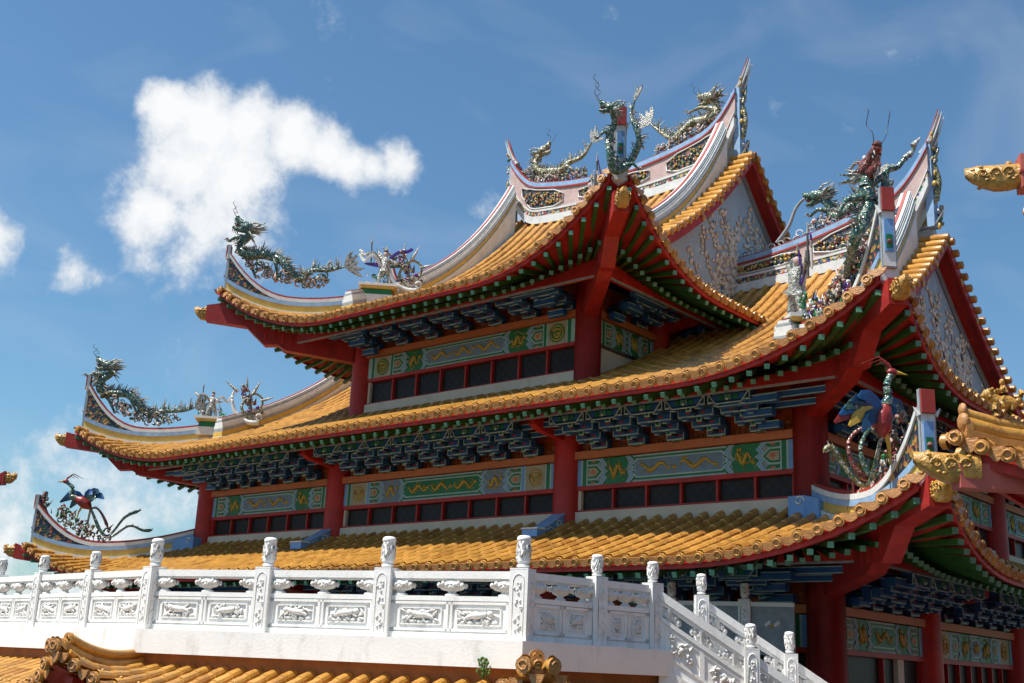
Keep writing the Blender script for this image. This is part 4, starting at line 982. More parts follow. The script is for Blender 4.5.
PH2 = phoenix('red bodied phoenix spreading a blue wing at the near corner of the lowest roof', c8, A(1, 1),
    [(-.12,3.6),(-.1,3.85),(-.02,4.1)], (.09,4.62), [(.02,4.25),(.0,4.42)],
    [[(-.3,3.7),(-.45,3.4),(-.35,3.05),(-.2,3.0)],[(-.35,3.75),(-.6,3.5),(-.5,3.1),(-.3,2.95)],[(-.4,2.85),(-.7,3.05),(-.92,3.38),(-1.05,3.3)]],
    [([(-.55,4.12),(-.66,4.04),(-.76,3.94),(-.84,3.84),(-.92,3.72),(-.7,3.68),(-.5,3.6)], -1), ([(.2,4.15),(.35,4.1),(.4,3.9)], 1)], [(0,3.2),(-.05,3.15)], 23)
mb = MB(); scrolls(mb, pl(A(.35,-.3), A(1,-1), [(1.6,2.75),(2.4,2.7),(3.1,2.95),(3.7,3.3)]), 110, 35, ['shardmix', 'shard', 'green', 'shardr', 'rpink'], nrmv(A(1,-1,0)), .1, .6); mb.build('rocks_and_peonies', PH2)

# figures on the pedestals
def figurine(label, key, h, robe, seed, cat='figurine', ribbons=3, lean=0., spikes=0, off=0.):
    p, d = PED[key]; p = p+d*off; rs = random.Random(seed); sd = A(-d[1], d[0], 0); root = empty('ridge_figurine', tuple(p), label, cat); k = h
    B = lambda a, b, c=0: p+d*a*k+Z*b*k+sd*c*k
    mb = MB()
    for s_ in (-1, 1): mb.tube([B(.16*s_, 0, .03*s_), B(.13*s_, .2, .03*s_), B(.05*s_, .42)], [.05*k, .06*k, .09*k], robe, 7)
    mb.tube([B(0, .36), B(lean*.3, .5), B(lean*.6, .66), B(lean*.8, .74)], [.14*k, .11*k, .13*k, .05*k], robe, 9)
    mb.ball(B(lean*.9, .82), (.065*k, .06*k, .08*k), 'rpink', 8, 6)
    for s_ in (-1, 1): mb.tube([B(lean*.6+.08*s_, .68, .02), B(lean*.6+.24*s_, .62+.06*s_, .05), B(lean*.6+.34*s_, .74+.12*s_, .03)], [.055*k, .045*k, .03*k], robe, 7)
    o = mb.build('body', root)
    mb = MB(); mb.ball(B(lean*.9, .88), (.06*k, .06*k, .05*k), 'black', 7, 4); mb.cone(B(lean*.9, .9), B(lean*.9, 1.03), .03*k, 'goldp')
    mb.build('headdress', o)
    mb = MB(); mb.tube([B(lean*.6+.34, .5, .03), B(lean*.6+.36, 1.12, .03)], .012*k+.006, 'wire', 5); mb.cone(B(lean*.6+.36, 1.08, .03), B(lean*.6+.37, 1.25, .03), .03, 'rgrey'); mb.build('spear', o)
    mb = MB()
    for i in range(ribbons):
        s_ = rs.choice((-1, 1)); a = [B(s_*.1, .5+.1*i, .05), B(s_*.3, .75+.05*i, .1), B(s_*.5, .6+.15*i, .05), B(s_*.62, .8+.1*i, .0)]
        blade(mb, spline(a, 4), [.03*k+.01]*13, sd, ('rwhite', 'shard', 'purple')[i % 3], .012)
    for i in range(spikes):
        a = rs.uniform(.2, 2.9); e = B(math.cos(a)*rs.uniform(.3, .6), .45+math.sin(a)*rs.uniform(.3, .65)); blade(mb, [B(0, .5)*(1-x)+e*x+sd*.03*math.sin(x*4) for x in np.linspace(0, 1, 6)], [.02, .05, .06, .05, .04, .01], sd, rs.choice(['rwhite', 'shard', 'purple', 'scaleg', 'shard', 'scale']), .012)
    scrolls(mb, [B(-.4, 0), B(.4, 0)], 22, seed, ['shard', 'shardmix', 'rwhite', 'green'], d, .1*k, .3*k)
    mb.build('ribbons', root)
    return root
figurine('white robed figurine with streaming ribbons on the far left pedestal of the top roof', 'UL', 1.15, 'shard', 41, spikes=9, off=-.15)
figurine('small pale figurine with raised arm on the far left pedestal of the middle roof', 'ML', .85, 'shard', 43, ribbons=2, off=.1)
figurine('white and purple crane rider figurine on the near right pedestal of the middle roof', 'MR', 1.5, 'shard', 45, spikes=12, off=-.1, lean=.1)
figurine('purple and green robed figurine on the near pedestal of the top roof', 'UR', 1.5, 'shardmix', 47, spikes=10, off=-.1)
# scroll crest behind the left figurines (part of the hall's ridges)
for key, o in (('ML', tm), ('UL', tu)):
    p, d = PED[key]; sd = A(-d[1], d[0], 0); mb = MB(); b0 = p-d*(.95 if key == 'ML' else .75)-Z*.1
    cr = spline([b0-d*.35+Z*.05, b0+Z*.05, b0+d*.35+Z*.3, b0+d*.5+Z*.7, b0+d*.45+Z*1.0], 5); mb.tube(cr, list(np.linspace(.1, .03, len(cr))), 'rwhite', 7)
    cr = spline([b0-d*.1+Z*.1, b0+d*.2+Z*.5, b0-d*.1+Z*.9, b0-d*.4+Z*.75, b0-d*.35+Z*.4], 5); mb.tube(cr, list(np.linspace(.05, .03, len(cr))), 'scaleg', 6)
    scrolls(mb, [b0-d*.4+Z*.1, b0+Z*.4, b0+d*.2+Z*.9], 40, 51, ['shard', 'purple', 'scaleg', 'rwhite', 'shardr'], d, .11, .35)
    for (a, z, e, ez) in ((-.1, .9, -.3, 1.35), (.1, .95, .12, 1.45), (.35, .95, .75, 1.25), (-.35, .7, -.75, .85)): mb.cone(b0+d*a+Z*z, b0+d*e+Z*ez, .06, 'shard')
    mb.build('scroll_crest', o)
# loose shard decoration and curls crowding the near hips
for R_, c, o, n in ((UPP, 1, tu, 120), (MID, 1, tm, 150)):
    O, D = R_.corner(c); T = R_.ov+R_.ext; mb = MB(); scrolls(mb, [O+D*t+Z*(R_.hz(t)+.45) for t in np.linspace(.0, T*.75, 6)], n, 61+n, ['shardmix', 'shard', 'rwhite', 'green', 'scale', 'purple', 'shardr'], nrmv(D), .12, .45)
    mb.build('shard_flowers', o)

# ------------------------------------------------------------------ stone balustrade
BAL = empty('stone_balustrade', (-2.2, -9.5, -.1), 'white carved marble balustrade with cylindrical post heads in front of the temple', 'balustrade')
ZF, ZR, ZB = .35, 1.16, .03
PT = [(-13.3, -9.8), (-11.7, -9.87), (-10.0, -9.98), (-8.4, -10.07), (-6.7, -10.16), (-4.97, -10.23), (-3.11, -9.70), (-1.34, -9.19), (.48, -8.67), (.73, -7.51), (.93, -6.55)]
PT = [A(x, y, 0) for x, y in PT]
def post_mesh(w, ztop, zs=0.):
    """origin at foot; square shaft with arched relief, cylindrical carved head"""
    mb = MB(); h = w/2; zc = ZR-ZF+.02; mb.box((0, 0, zc/2), (h, h, zc/2), 'marble'); mb.box((0, 0, zc+.005), (h*1.0, h*1.0, .012), 'marble')
    for s_ in (-1, 1):
        for ax_ in (0, 1):
            n = [A(0, s_, 0), A(s_, 0, 0)][ax_]; u = A(-n[1], n[0], 0)
            fr = [n*h+u*h*.6+Z*.06, n*h+u*h*.6+Z*(zc-.14)]+[n*h+u*h*.6*math.cos(t)+Z*(zc-.14+math.sin(t)*.09) for t in np.linspace(.4, 2.74, 5)]+[n*h-u*h*.6+Z*(zc-.14), n*h-u*h*.6+Z*.06]
            mb.tube(fr, .009, 'marble', 4, cap=False)
            rs = random.Random(3)
            for i in range(22): mb.ball(n*h+u*rs.uniform(-.45, .45)*h+Z*rs.uniform(.1, zc-.12), (.018, .018, .022), 'marble2', 5, 3)
    hd = MB(); r = w*.335; z0 = zc+.03; H = ztop-z0
    prof = [(0, .8), (.03, 1.0), (.07, 1.0), (.1, .8), (.14, .78), (.16, .98), (.2, 1.0), (.82, 1.02), (.84, 1.1), (.88, 1.1), (.93, 1.05), (.98, .75), (1.0, .1)]
    rows = [[A(r*q*math.cos(t), r*q*math.sin(t), z0+H*f) for t in np.linspace(0, 2*math.pi, 16, endpoint=False)] for f, q in prof]
    hd.grid(rows, 'marble', True, True); rs = random.Random(5)
    for i in range(10):
        a = i*.628; hd.tube([A(math.cos(a+x*.8)*r*1.0, math.sin(a+x*.8)*r*1.0, z0+H*(.24+.55*abs((x+i*.37) % 1.0))) for x in np.linspace(0, 1, 5)], .014, 'marble2', 4)
        hd.ball(A(math.cos(a)*r*.95, math.sin(a)*r*.95, z0+H*rs.uniform(.25, .75)), (.022, .022, .035), 'marble2', 6, 4)
    return mb, hd
def rot(u): return math.atan2(u[1], u[0])
def panel_mesh(L, hi=True):
    """local x along, y outward(-), z from floor: lower panel with two carved squares, cup openings, handrail"""
    mb = MB(); rl = MB(); cp = []
    zb, zt = .07, .46; mid = ZR-ZF
    mb.box((L/2, 0, .035), (L/2, .065, .035), 'marble'); mb.box((L/2, 0, (zb+zt)/2), (L/2, .035, (zt-zb)/2), 'marble'); mb.box((L/2, 0, zt+.02), (L/2, .06, .03), 'marble')
    for s_ in (-1, 1):
        y = s_*.045
        for (x0, x1) in ((.0, .06), (L-.06, L), (L/2-.045, L/2-.012), (L/2+.012, L/2+.045)): mb.box(((x0+x1)/2, y, (zb+zt)/2), ((x1-x0)/2, .012, (zt-zb)/2-.02), 'marble')
        for z in (zb+.035, zt-.035): mb.box((L/2, y, z), (L/2, .012, .016), 'marble')
        for c in (.25*L+.01, .75*L-.01):
            hw = L*.25-.12; 
            for (a, b, e, f) in ((c-hw, c+hw, zb+.09, zb+.105), (c-hw, c+hw, zt-.105, zt-.09)): mb.box(((a+b)/2, y, (e+f)/2), ((b-a)/2, .01, (f-e)/2), 'marble')
            for a in (c-hw, c+hw): mb.box((a, y, (zb+zt)/2), (.008, .01, (zt-zb)/2-.09), 'marble')
    rs = random.Random(int(L*100))
    rls = []
    for s_ in (-1, 1):
        for ci, c in enumerate((.25*L+.01, .75*L-.01)):
            rl = MB(); rls.append(rl); hw = (L*.25-.14); hh = (zt-zb)/2-.12; cz = (zb+zt)/2; m_ = 1 if ci else -1
            # crouching beast in foliage: body arc, head, leaves
            rl.tube([A(c+m_*hw*x, s_*.045, cz+hh*z) for x, z in ((-.7, -.3), (-.35, .15), (.05, .2), (.4, .45))], [.02, .04, .045, .035], 'marble2', 6)
            rl.ball(A(c+m_*hw*.55, s_*.05, cz+hh*.5), (.05, .025, .04), 'marble2', 6, 4)
            for x in (-.45, -.1, .2, .5): rl.tube([A(c+m_*hw*(x-.1), s_*.045, cz), A(c+m_*hw*(x+.1), s_*.05, cz-hh*.4), A(c+m_*hw*x, s_*.045, cz-hh*.85)], [.025, .018, .022], 'marble2', 5)
            for i in range(16):
                x, z = rs.uniform(-.95, .95), rs.uniform(-.95, .95); 
                if abs(x) < .4 and abs(z) < .4: continue
                q = A(c+hw*x, s_*.045, cz+hh*z); a = rs.uniform(0, 3.1); e = A(math.cos(a)*.05, 0, math.sin(a)*.05); rl.tube([q-e, q+A(0, s_*.012, 0), q+e], [.006, .02, .006], 'marble2', 5)
            for i in range(5): rl.ball(A(c+hw*(-.8+.4*i), s_*.045, cz-hh*.92), (.05, .02, .025), 'marble2', 6, 4)
    # handrail
    hr = MB(); hr.box((L/2, 0, mid-.045), (L/2, .06, .045), 'marble'); hr.box((L/2, 0, mid-.103), (L/2, .04, .012), 'marble')
    # cups
    n = 1 if L < 1.3 else 1
    def cup(x, f=1.):
        c = MB(); z0 = zt+.05; H = mid-.11-z0
        for (fz, w, d) in ((0, .05, .045), (.15, .06, .05), (.3, .03, .03), (.45, .06, .05)): pass
        rows = [[A(x+f*w*math.cos(t), d*math.sin(t), z0+H*fz) for t in np.linspace(0, 2*math.pi, 12, endpoint=False)] for fz, w, d in ((0, .09, .05), (.1, .1, .055), (.2, .05, .04), (.3, .06, .045), (.4, .15, .06), (.6, .19, .065), (.8, .17, .06), (1.0, .1, .05))]
        c.grid(rows, 'marble2', True, True)
        for i in range(7):
            xx = x+f*(-.16+.053*i); 
            for s_ in (-1, 1): c.ball((xx, s_*.055, z0+H*(.68+.1*math.sin(i*1.6))), (.03, .025, .035), 'marble2', 6, 4)
        for s_ in (-1, 1): c.tube([A(x+f*.12*math.cos(t)*(1-t/9), s_*.062, z0+H*.62+.035*math.sin(t)*(1-t/9)) for t in np.linspace(0, 6, 9)], .012, 'marble2', 4)
        return c
    for x in [0.1, L/2, L-.1]: cp.append(cup(x, 1. if L > 1.3 else .75))
    return mb, rls, hr, cp
def place(mb, name, parent, M_, world_parent=True, **k):
    o = mb.build(name, parent, **k)
    if parent.type == 'EMPTY': o.matrix_basis = M_
    return o
big = {0, 2, 4, 5, 6, 7, 8, 9, 10, 1, 3}
pm_ = [post_mesh(.24, 1.25), post_mesh(.2, 1.13)]
for i, p in enumerate(PT):
    u = PT[min(i+1, len(PT)-1)]-PT[max(i-1, 0)] if i not in (5, 8) else PT[i]-PT[i-1]
    if i == 8: u = A(.961, .276, 0)
    if i > 8: u = PT[10]-PT[8]
    a, b = pm_[0] if 5 <= i <= 8 else pm_[1]
    M_ = Matrix.Translation((p[0], p[1], ZF)) @ Matrix.Rotation(rot(u), 4, 'Z')
    o = a.build('post', BAL); o.matrix_basis = M_; b.build('carved_head', o)
for i in range(len(PT)-1):
    a, b = PT[i], PT[i+1]; L = np.linalg.norm(b-a); u = (b-a)/L; w = .12
    pmb, rls, hr, cps = panel_mesh(L-2*w)
    M_ = Matrix.Translation((a[0]+u[0]*w, a[1]+u[1]*w, ZF)) @ Matrix.Rotation(rot(u), 4, 'Z')
    o = pmb.build('carved_panel', BAL); o.matrix_basis = M_
    for r_ in rls: r_.build('animal_relief', o)
    o2 = hr.build('handrail', BAL); o2.matrix_basis = M_
    for c_ in cps: c_.build('cup_support', o2)
mb = MB()  # plinth slab under the balustrade
def offs(P, d):
    out_ = []
    for i, p in enumerate(P):
        n = []
        for a, b in ((i-1, i), (i, i+1)):
            if a < 0 or b >= len(P): continue
            u = nrmv(P[b]-P[a]); n.append(A(u[1], -u[0], 0))
        m_ = nrmv(sum(n)); out_.append(p+m_*d/max(.5, float(np.dot(m_, n[0]))))
    return out_
PS = PT+[PT[-1]+A(.1, .5, 0)]
fo_, fi_ = offs(PS, .2), offs(PS, -.22)
rows = [[fo_[i]+Z*ZB, fo_[i]+Z*(ZF-.0), fi_[i]+Z*ZF, fi_[i]+Z*ZB] for i in range(len(PS))]
mb.grid(rows, 'marble', False, True); mb.face(rows[0][::-1], 'marble'); mb.face(rows[-1], 'marble'); mb.build('plinth', BAL)
mb = MB()
top = [A(p[0], p[1], ZF-.012) for p in fi_]+[A(1.2, -5.6, ZF-.012), A(.1, -3.7, ZF-.012), A(-22, -3.7, ZF-.012)]
mb.slab([p-Z*.3 for p in top], Z, .3, 'ground'); mb.build('terrace', None, kind='structure')
mb = MB(); fw_ = offs(PS, .05)
rows = [[fw_[i]+Z*-5, fw_[i]+Z*ZB, fi_[i]+Z*ZB, fi_[i]-Z*5] for i in range(len(PS))]; mb.grid(rows, 'terra', False, True)
ow = mb.build('retaining_wall', None, label='ochre retaining wall under the white balustrade plinth', category='wall')

# staircase at the right end: two sloping balustrades and steps
ST = empty('stone_staircase', (1.6, -5.2, -2.5), 'white marble staircase with sloping carved balustrades descending to the right', 'staircase')
us = A(math.cos(math.radians(41)), math.sin(math.radians(41)), 0); ns = A(us[1], -us[0], 0); slope = -.62
F0 = A(.93, -6.55, 0); B0 = F0-ns*1.85+us*.95
def slope_panel(p0, L, z0):
    mb = MB(); sd = ns; Pq = lambda x, z, o=0: p0+us*x+Z*(z0+slope*x+z)+sd*o
    def bar(x0, x1, za, zb, th, m='marble', o=0, tgt=None):
        (tgt or mb).slab([Pq(x0, za, o-th), Pq(x1, za, o-th), Pq(x1, zb, o-th), Pq(x0, zb, o-th)], sd, 2*th, m)
    hr = MB(); bar(0, L, -.1, 0.02, .06, tgt=hr); bar(0, L, -.15, -.105, .04, tgt=hr)
    bar(0, L, -.36, -.3, .06); bar(0, L, -.95, -.362, .035); 
    for x0, x1 in ((0, .05), (L/2-.03, L/2+.03), (L-.05, L)): bar(x0, x1, -.72, -.365, .05)
    bar(0, L, -.76, -.72, .05); bar(0, L, -.42, -.4, .048); bar(-.02, L+.02, -1.25, -.9, .09)
    rl = []; rs = random.Random(5)
    for c in (.25*L, .75*L):
        for s_ in (-1, 1):
            r_ = MB(); rl.append(r_)
            for i in range(20): q = Pq(c+rs.uniform(-.14, .14), -.56+rs.uniform(-.1, .1), s_*.04); a = rs.uniform(0, 3.1); e = us*math.cos(a)*.045+Z*math.sin(a)*.045; r_.tube([q-e, q+sd*s_*.015, q+e], [.006, .022, .006], 'marble2', 5)
            r_.ball(Pq(c, -.56, s_*.04), (.05, .05, .05), 'marble2', 6, 4)
    cups = []
    for x in (.12, L/2, L-.12):
        c = MB(); q = Pq(x, -.22); 
        for i in range(7): c.ball(q+us*(-.12+.04*i)+Z*(slope*(-.12+.04*i)+.02*math.sin(i*1.7)), (.04, .05, .05), 'marble2', 6, 4)
        c.tube([Pq(x, -.31), Pq(x, -.25), Pq(x, -.14)], [.03, .045, .06], 'marble2', 8); cups.append(c)
    return mb, hr, rl, cups
segs = []
for base, n0, name in ((F0, 0, 'front'), (B0, 0, 'back')):
    for j in range(3):
        L = 1.28; p0 = base+us*(.11+j*1.5 if False else .1+j*L); 
        a, hr, rl, cu = slope_panel(p0, L-.2, ZR-.02+slope*(j*L+.1))
        o = a.build('sloping_panel', ST); [r_.build('leaf_relief', o) for r_ in rl]
        o = hr.build('sloping_handrail', ST); [c_.build('cup_support', o) for c_ in cu]
for bi, base in enumerate((F0, B0)):
    for j in range(1 if bi == 0 else 0, 4):
        p = base+us*1.28*j; z = ZF+slope*1.28*j*1.0
        a, b = post_mesh(.19, 1.16); a.box((0, 0, -.35), (.1, .1, .36), 'marble')
        o = a.build('post', ST); o.matrix_basis = Matrix.Translation((p[0], p[1], z+(.02 if j else 0))) @ Matrix.Rotation(rot(us), 4, 'Z'); b.build('carved_head', o)
for j in range(14):
    mb = MB(); c = (F0+B0)/2+us*(.2+.3*j)+Z*(ZF-.16*(j+1)-.2); mb.box(c, (.17, .86, .2), 'marble', np.array([us, ns, Z])); mb.build('step', ST)
# inner balustrade piece beyond the stair, in the shade of the eaves
IB = empty('inner_balustrade', (-1.4, -2.6, .3), 'shaded marble balustrade stub with round headed post beyond the staircase, under the eaves', 'balustrade')
ps = [A(-.66, -4.05, 0), A(-.03, -2.62, 0), A(.62, -1.2, 0)]
pin = [A(-1.75, -1.95, 0), A(-.53, -1.55, 0), A(.35, -1.25, 0)]
for i, p in enumerate(pin[:2]):
    a, b = pm_[1]; o = a.build('post', IB); o.matrix_basis = Matrix.Translation((p[0], p[1], ZF+.16)) @ Matrix.Rotation(rot(pin[1]-pin[0]), 4, 'Z'); b.build('carved_head', o)
u_ = nrmv(pin[1]-pin[0])
for i in range(2):
    a_, b_ = pin[i], pin[i+1]; L = np.linalg.norm(b_-a_)-.2; mb = MB(); ax = np.array([u_, A(-u_[1], u_[0], 0), Z]); c = (a_+b_)/2
    mb.box(c+Z*(ZF+.5), (L/2, .04, .4), 'rgrey', ax); mb.box(c+Z*(ZF+.93), (L/2, .06, .035), 'marble', ax)  # marble slab coloured grey, the eave shade put into its colour
    for k_ in range(5): mb.ball(c+u_*(-.1+.05*k_)-ax[1]*.045+Z*(ZF+.6+.03*math.sin(k_*2)), (.04, .02, .04), 'goldp' if k_ == 2 else 'marble', 6, 4, ax)
    mb.build('slab_panel', IB)

# ------------------------------------------------------------------ foreground gallery roof hugging the retaining wall
GR = empty('gallery_roof', (-2.2, -10.5, -.9), 'low orange tiled gallery roof with curled ridge noses below the white balustrade', 'roof')
segsG = [(PT[0], PT[5]), (PT[5], PT[8]), (PT[8], PT[10]+A(.25, 1.4, 0))]
OV, ZT = 1.15, -.17
dirs = [nrmv(b-a) for a, b in segsG]; nn = [A(d[1], -d[0], 0) for d in dirs]
def turn(i): # half turn tan at start of seg i
    c = float(np.dot(dirs[i-1], dirs[i])); return math.tan(math.acos(max(-1, min(1, c)))/2)
mbt = MB(); sof = MB()
for i, (a, b) in enumerate(segsG):
    L = np.linalg.norm(b-a); d, n = dirs[i], nn[i]; t0 = turn(i) if i else 0; t1 = turn(i+1) if i < 2 else 0; sp = .27
    ex0, ex1 = t0*OV, t1*OV
    def zz(x, q):
        r = 0
        for (pos, e) in ((-ex0, i > 0), (L+ex1, i < 2)):
            if e: r += .50*max(0, 1-abs(x-pos)/2.0)**2*(q/OV)**2
        return ZT-.3*q-.05*q*q+r
    def edgeq(x):
        e = 0
        for (pos, f) in ((-ex0, i > 0), (L+ex1, i < 2)):
            if f: e = max(e, .25*max(0, 1-abs(x-pos)/1.2)**2)
        return OV+e
    N_ = int((L+ex0+ex1)/sp)
    for j in range(N_+1):
        x = -ex0+(L+ex0+ex1)*j/N_; q0 = .06
        if x < 0: q0 = max(q0, -x/max(t0, .01))
        if x > L: q0 = max(q0, (x-L)/max(t1, .01))
        q1 = edgeq(x)
        if q1-q0 < .08: continue
        Pt = lambda xx, q, dz=0: a+d*xx+n*q+Z*(zz(xx, q)+dz)
        K_ = 9; xs_ = (x-sp/2, x+sp/2)
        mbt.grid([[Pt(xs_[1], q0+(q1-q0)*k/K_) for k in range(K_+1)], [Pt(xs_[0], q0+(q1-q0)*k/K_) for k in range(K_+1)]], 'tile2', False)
        sof.grid([[Pt(xs_[0], q0+(q1-.03-q0)*k/K_, -.12) for k in range(K_+1)], [Pt(xs_[1], q0+(q1-.03-q0)*k/K_, -.12) for k in range(K_+1)]], 'redsoff', False)
        rows = []; ns_ = max(2, int(round((q1-q0)/.28)))
        for k in range(ns_):
            for e_ in (0, 1):
                q = q0+(q1+.03-q0)*(k+e_*.999)/ns_; r = .075*(.93 if e_ == 0 else 1.08); c = Pt(x, q, .01)
                rows.append([c+d*math.cos(t)*r+Z*math.sin(t)*r*1.3 for t in np.linspace(0, math.pi, 8)])
        mbt.grid(rows, 'tile', False)
        mbt.face(rows[0][::-1], 'tile')
        c = Pt(x, q1+.03, .0); ring1 = [c+d*.09*math.cos(t)+Z*.09*math.sin(t) for t in np.linspace(0, 2*math.pi, 10, endpoint=False)]; ring2 = [p+n*.05 for p in ring1]
        mbt.grid([ring1, ring2], 'tile', True, True); mbt.face(ring2, 'disc')
        mbt.tube([c+n*.052+d*.05*math.cos(t)+Z*.05*math.sin(t) for t in np.linspace(0, 6.28, 8)], .012, 'disc', 4)
        mbt.ball(Pt(x, q1-.1, .11), .025, 'tile', 6, 4)
        e0 = Pt(x+sp/2, q1, 0); mbt.slab([e0-d*.09+Z*.03, e0-d*.06-Z*.05, e0-Z*.1, e0+d*.06-Z*.05, e0+d*.09+Z*.03], n, .03, 'disc')
mbt.build('tiles', GR); sof.build('soffit', GR)
for i in (1, 2):
    p = segsG[i][0]; m_ = nrmv(nn[i-1]+nn[i]); cs = float(np.dot(m_, nn[i])); path = []; 
    for q in np.linspace(.0, OV+.12, 14):
        path.append(p+m_*q/cs+Z*(ZT-.3*q-.05*q*q+.50*(q/OV)**2-.02))
    mb = MB(); mb.loft(path, .2, -.02, .07, 'tile2'); mb.tube([q+Z*.12 for q in path], .07, 'tile', 10); mb.tube([q+Z*.25 for q in path[:-1]], .06, 'tile', 10); mb.loft(path, .04, .1, .26, 'tile2')
    mb.tube([q+Z*.04+A(-m_[1], m_[0], 0)*.12 for q in path], .04, 'tile', 8); mb.tube([q+Z*.04-A(-m_[1], m_[0], 0)*.12 for q in path], .04, 'tile', 8)
    for q, r in ((path[-1]+Z*.12, .09), (path[-2]+Z*.25+m_*.02, .085)):
        s_ = A(-m_[1], m_[0], 0); R1 = [q+s_*r*math.cos(t)+Z*r*math.sin(t) for t in np.linspace(0, 2*math.pi, 14, endpoint=False)]; R2 = [x+m_*.05 for x in R1]
        mb.grid([R1, R2], 'tile', True, True); mb.face(R2, 'disc'); mb.tube([q+m_*.055+s_*r*.6*math.cos(t)*(1-t/12)+Z*r*.6*math.sin(t)*(1-t/12) for t in np.linspace(0, 9, 16)], .012, 'tile', 4)
    mb.build('hip_ridge', GR)
    mb = MB(); nz_p = path[-1]+Z*-.12
    if i == 1: mb.box(path[9]-Z*.22, (.25, .07, .1), 'redsoff', np.array([m_, A(-m_[1], m_[0], 0), Z])); mb.build('corner_beam', GR)
mb = MB(); c = PT[8]+A(-.25, -.35, -.1); rs = random.Random(2)
for i in range(26):
    a = rs.uniform(0, 6.3); e = c+A(math.cos(a)*rs.uniform(.02, .1), math.sin(a)*rs.uniform(.02, .1), rs.uniform(.05, .24)); mb.tube([c, (c+e)/2, e], .004, 'leaf', 3); mb.ball(e, (.018, .012, .02), 'leaf', 5, 3)
mb.build('weed', None, label='small green weed sprouting beside the curled right nose of the gallery roof', category='weed')

# ------------------------------------------------------------------ second hall at the right (only its left corner reaches the picture)
H2 = empty('side_hall', (12, -4, -5), 'second hall at the right edge showing only upturned orange tiled corners with gilt beaks', 'temple')
tipx, tipy = 5.93, -9.42
L2 = Roof(tipx+.4, tipy+.4, tipx+14, tipy+14, .4, 1.72, .62, 2.4, .42, .006, 1.6, sp=.2, tr=.062)
rg = lambda k, a: (k == 0 and a < 6) or (k == 3 and a > L2.side(3)[3]-6)
t2 = L2.tiles('tiled_roof', H2, {0: lambda a: 3.0, 3: lambda a: 3.0}, rg)
L2.under(t2, (0, 3), rg, rafters=False)
O, D = L2.corner(0); dn = nrmv(D)
mb = MB(); pth = [O+D*t+Z*L2.hz(t) for t in np.linspace(-3, 1.88, 24)]
mb.loft(pth, .17, -.02, .12, 'tile2'); mb.tube([p+Z*.18 for p in pth], .075, 'tile', 10); mb.tube([p+Z*.27 for p in pth], .05, 'tile', 10); mb.loft(pth, .06, .1, .3, 'tile2')
for q, r in ((pth[-1]+Z*.19, .09), (pth[-1]+Z*.3, .065)): mb.ball(q, (r*.5, r, r), 'disc', 10, 5, np.array([dn, A(-dn[1], dn[0], 0), Z]))
mb.box(pth[-1]-dn*.02+Z*.08, (.03, .08, .1), 'disc', np.array([dn, A(-dn[1], dn[0], 0), Z]))
mb.build('hip_ridge', t2)
nose_mesh(A(6.13, -9.35, 1.87), nrmv(A(-1, -.6, 0)), .5, .13).build('gilt_beak', t2)
mb = MB(); b = A(6.9, -8.55, 1.83); ax = np.array([nrmv(A(-1, -1, 0)), nrmv(A(1, -1, 0)), Z]); mb.box(b+A(-.33, -.33, -.03), (.8, .09, .11), 'pink', ax); mb.build('corner_beam', t2)
U2 = Roof(tipx+1.05, tipy+.55, tipx+13, tipy+13, .4, 4.05, .6, 2.4, .45, .006, 1.5, sp=.27, tr=.068)
rg2 = lambda k, a: (k == 0 and a < 5) or (k == 3 and a > U2.side(3)[3]-5)
t3 = U2.tiles('tiled_roof', H2, {0: lambda a: 3.0, 3: lambda a: 3.0}, rg2); U2.under(t3, (0, 3), rg2, rafters=False)
nose_mesh(A(6.83, -9.83, 4.28), nrmv(A(-1, -.3, 0)), .42, .11).build('gilt_beak', t3)
mb = MB(); ax = np.array([nrmv(A(-1, -.6, 0)), nrmv(A(.6, -1, 0)), Z]); mb.box(A(7.2, -9.62, 4.29), (.42, .1, .15), 'pink', ax); mb.box(A(7.2, -9.62, 4.28), (.43, .11, .012), 'rred', ax); mb.build('corner_beam', t3)
mb = MB(); mb.box(A(14, -1.5, -.5), (6, 6, 2.6), 'red'); mb.box(A(14.5, -1.5, 3.2), (5, 5, 1), 'red'); mb.build('wall', H2)
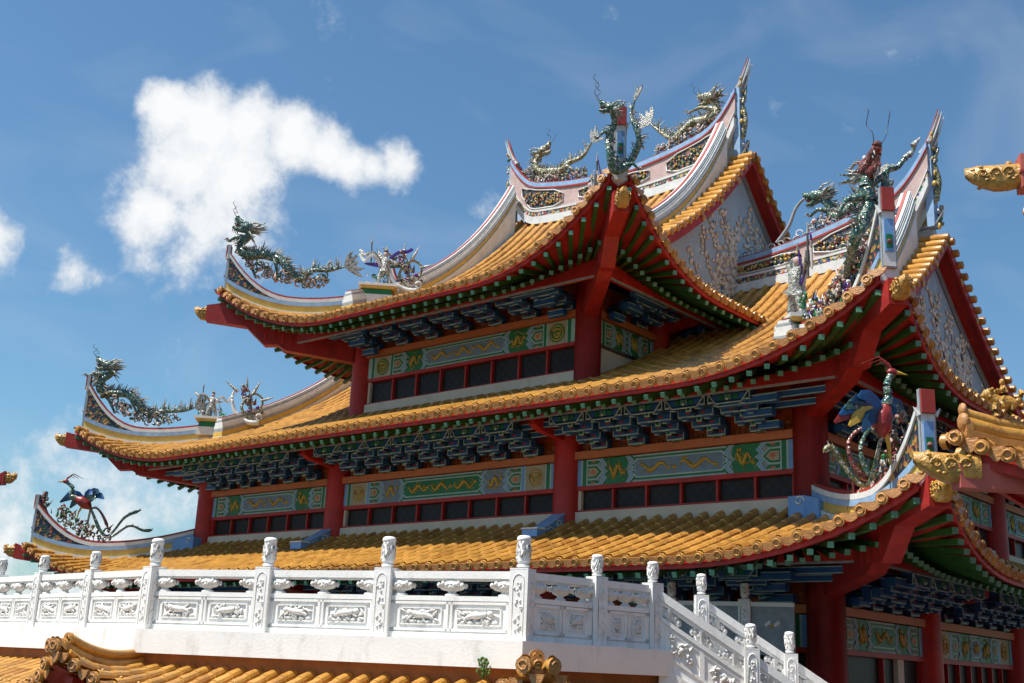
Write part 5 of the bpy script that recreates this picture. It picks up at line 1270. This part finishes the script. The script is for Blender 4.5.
# lion with rider, gold, on the hip ridge of the side hall
O2 = O+D*1.62; zl = L2.hz(1.62)+.35; LN = empty('lion_rider_figurine', (O2[0], O2[1], zl), 'golden figurine of a small rider on a lion, on the ridge of the side hall', 'figurine')
LD = nrmv(A(-1, -.8, 0)); LS = A(-LD[1], LD[0], 0); W = lambda a, z, s_=0: A(O2[0], O2[1], zl)+LD*a*.5+LS*s_*.6+Z*z*.55
mb = MB(); mb.tube([W(-.22, .18), W(-.1, .22), W(.08, .22), W(.18, .3)], [.055, .065, .062, .05], 'gold', 9)
mb.ball(W(.25, .34), (.05, .042, .05), 'gold', 8, 6); mb.ball(W(.32, .32), (.028, .024, .024), 'gold', 6, 4)
for a, s_ in ((.12, .05), (.12, -.05), (-.16, .05), (-.16, -.05)): mb.tube([W(a, .18, s_), W(a+.03, .09, s_), W(a+.01, -.02, s_)], [.04, .025, .03], 'gold', 6)
mb.tube([W(-.24, .2), W(-.33, .26), W(-.38, .38), W(-.33, .45)], [.03, .04, .035, .01], 'gold', 6); o = mb.build('body', LN)
mb = MB(); rs = random.Random(1)
for i in range(24): mb.ball(W(.2+rs.uniform(-.05, .06), .34+rs.uniform(-.08, .09), rs.uniform(-.07, .07)), .016, 'gold', 5, 3)
mb.build('mane', o)
mb = MB(); mb.tube([W(-.04, .28), W(-.05, .4), W(-.04, .5)], [.042, .038, .024], 'gold', 8); mb.ball(W(-.03, .56), (.027, .027, .032), 'gold', 8, 5)
for s_ in (-1, 1): mb.tube([W(-.04, .46, .04*s_), W(.03, .4, .06*s_), W(.1, .42, .04*s_)], .016, 'gold', 5); mb.tube([W(-.03, .3, .05*s_), W(.05, .22, .09*s_), W(.02, .12, .09*s_)], .022, 'gold', 5)
mb.build('rider', LN)
mb = MB(); mb.tube(spline([A(5.0,-6.7,2.55), A(4.6,-6.9,2.5), A(4.2,-6.6,2.62)], 4), .01, 'disc', 4)
# far pavilion at the left edge
PV = empty('far_pavilion', (-37, -11, -5), 'distant red pavilion whose upturned eave corner just enters at the left edge', 'pavilion')
FP = Roof(-44, -18, -27.2, -2.8, .6, 4.55, 1.0, 4, .4, .006, 2.2)
rg3 = lambda k, a: (k == 1 and a > FP.side(1)[3]-6) or (k == 2 and a < 6)
t4 = FP.tiles('tiled_roof', PV, {1: lambda a: 3.5, 2: lambda a: 3.5}, rg3); FP.under(t4, (1, 2), rg3); FP.cornerbeam(2, t4, 1.0, True)
mb = MB(); mb.box(A(-37, -11, 0), (5, 4.5, 4.9), 'red'); mb.build('wall', PV)

# ------------------------------------------------------------------ ground
mb = MB(); mb.face([A(-3000, -3000, -5), A(3000, -3000, -5), A(3000, 3000, -5), A(-3000, 3000, -5)], 'ground'); mb.build('ground', None, kind='structure')
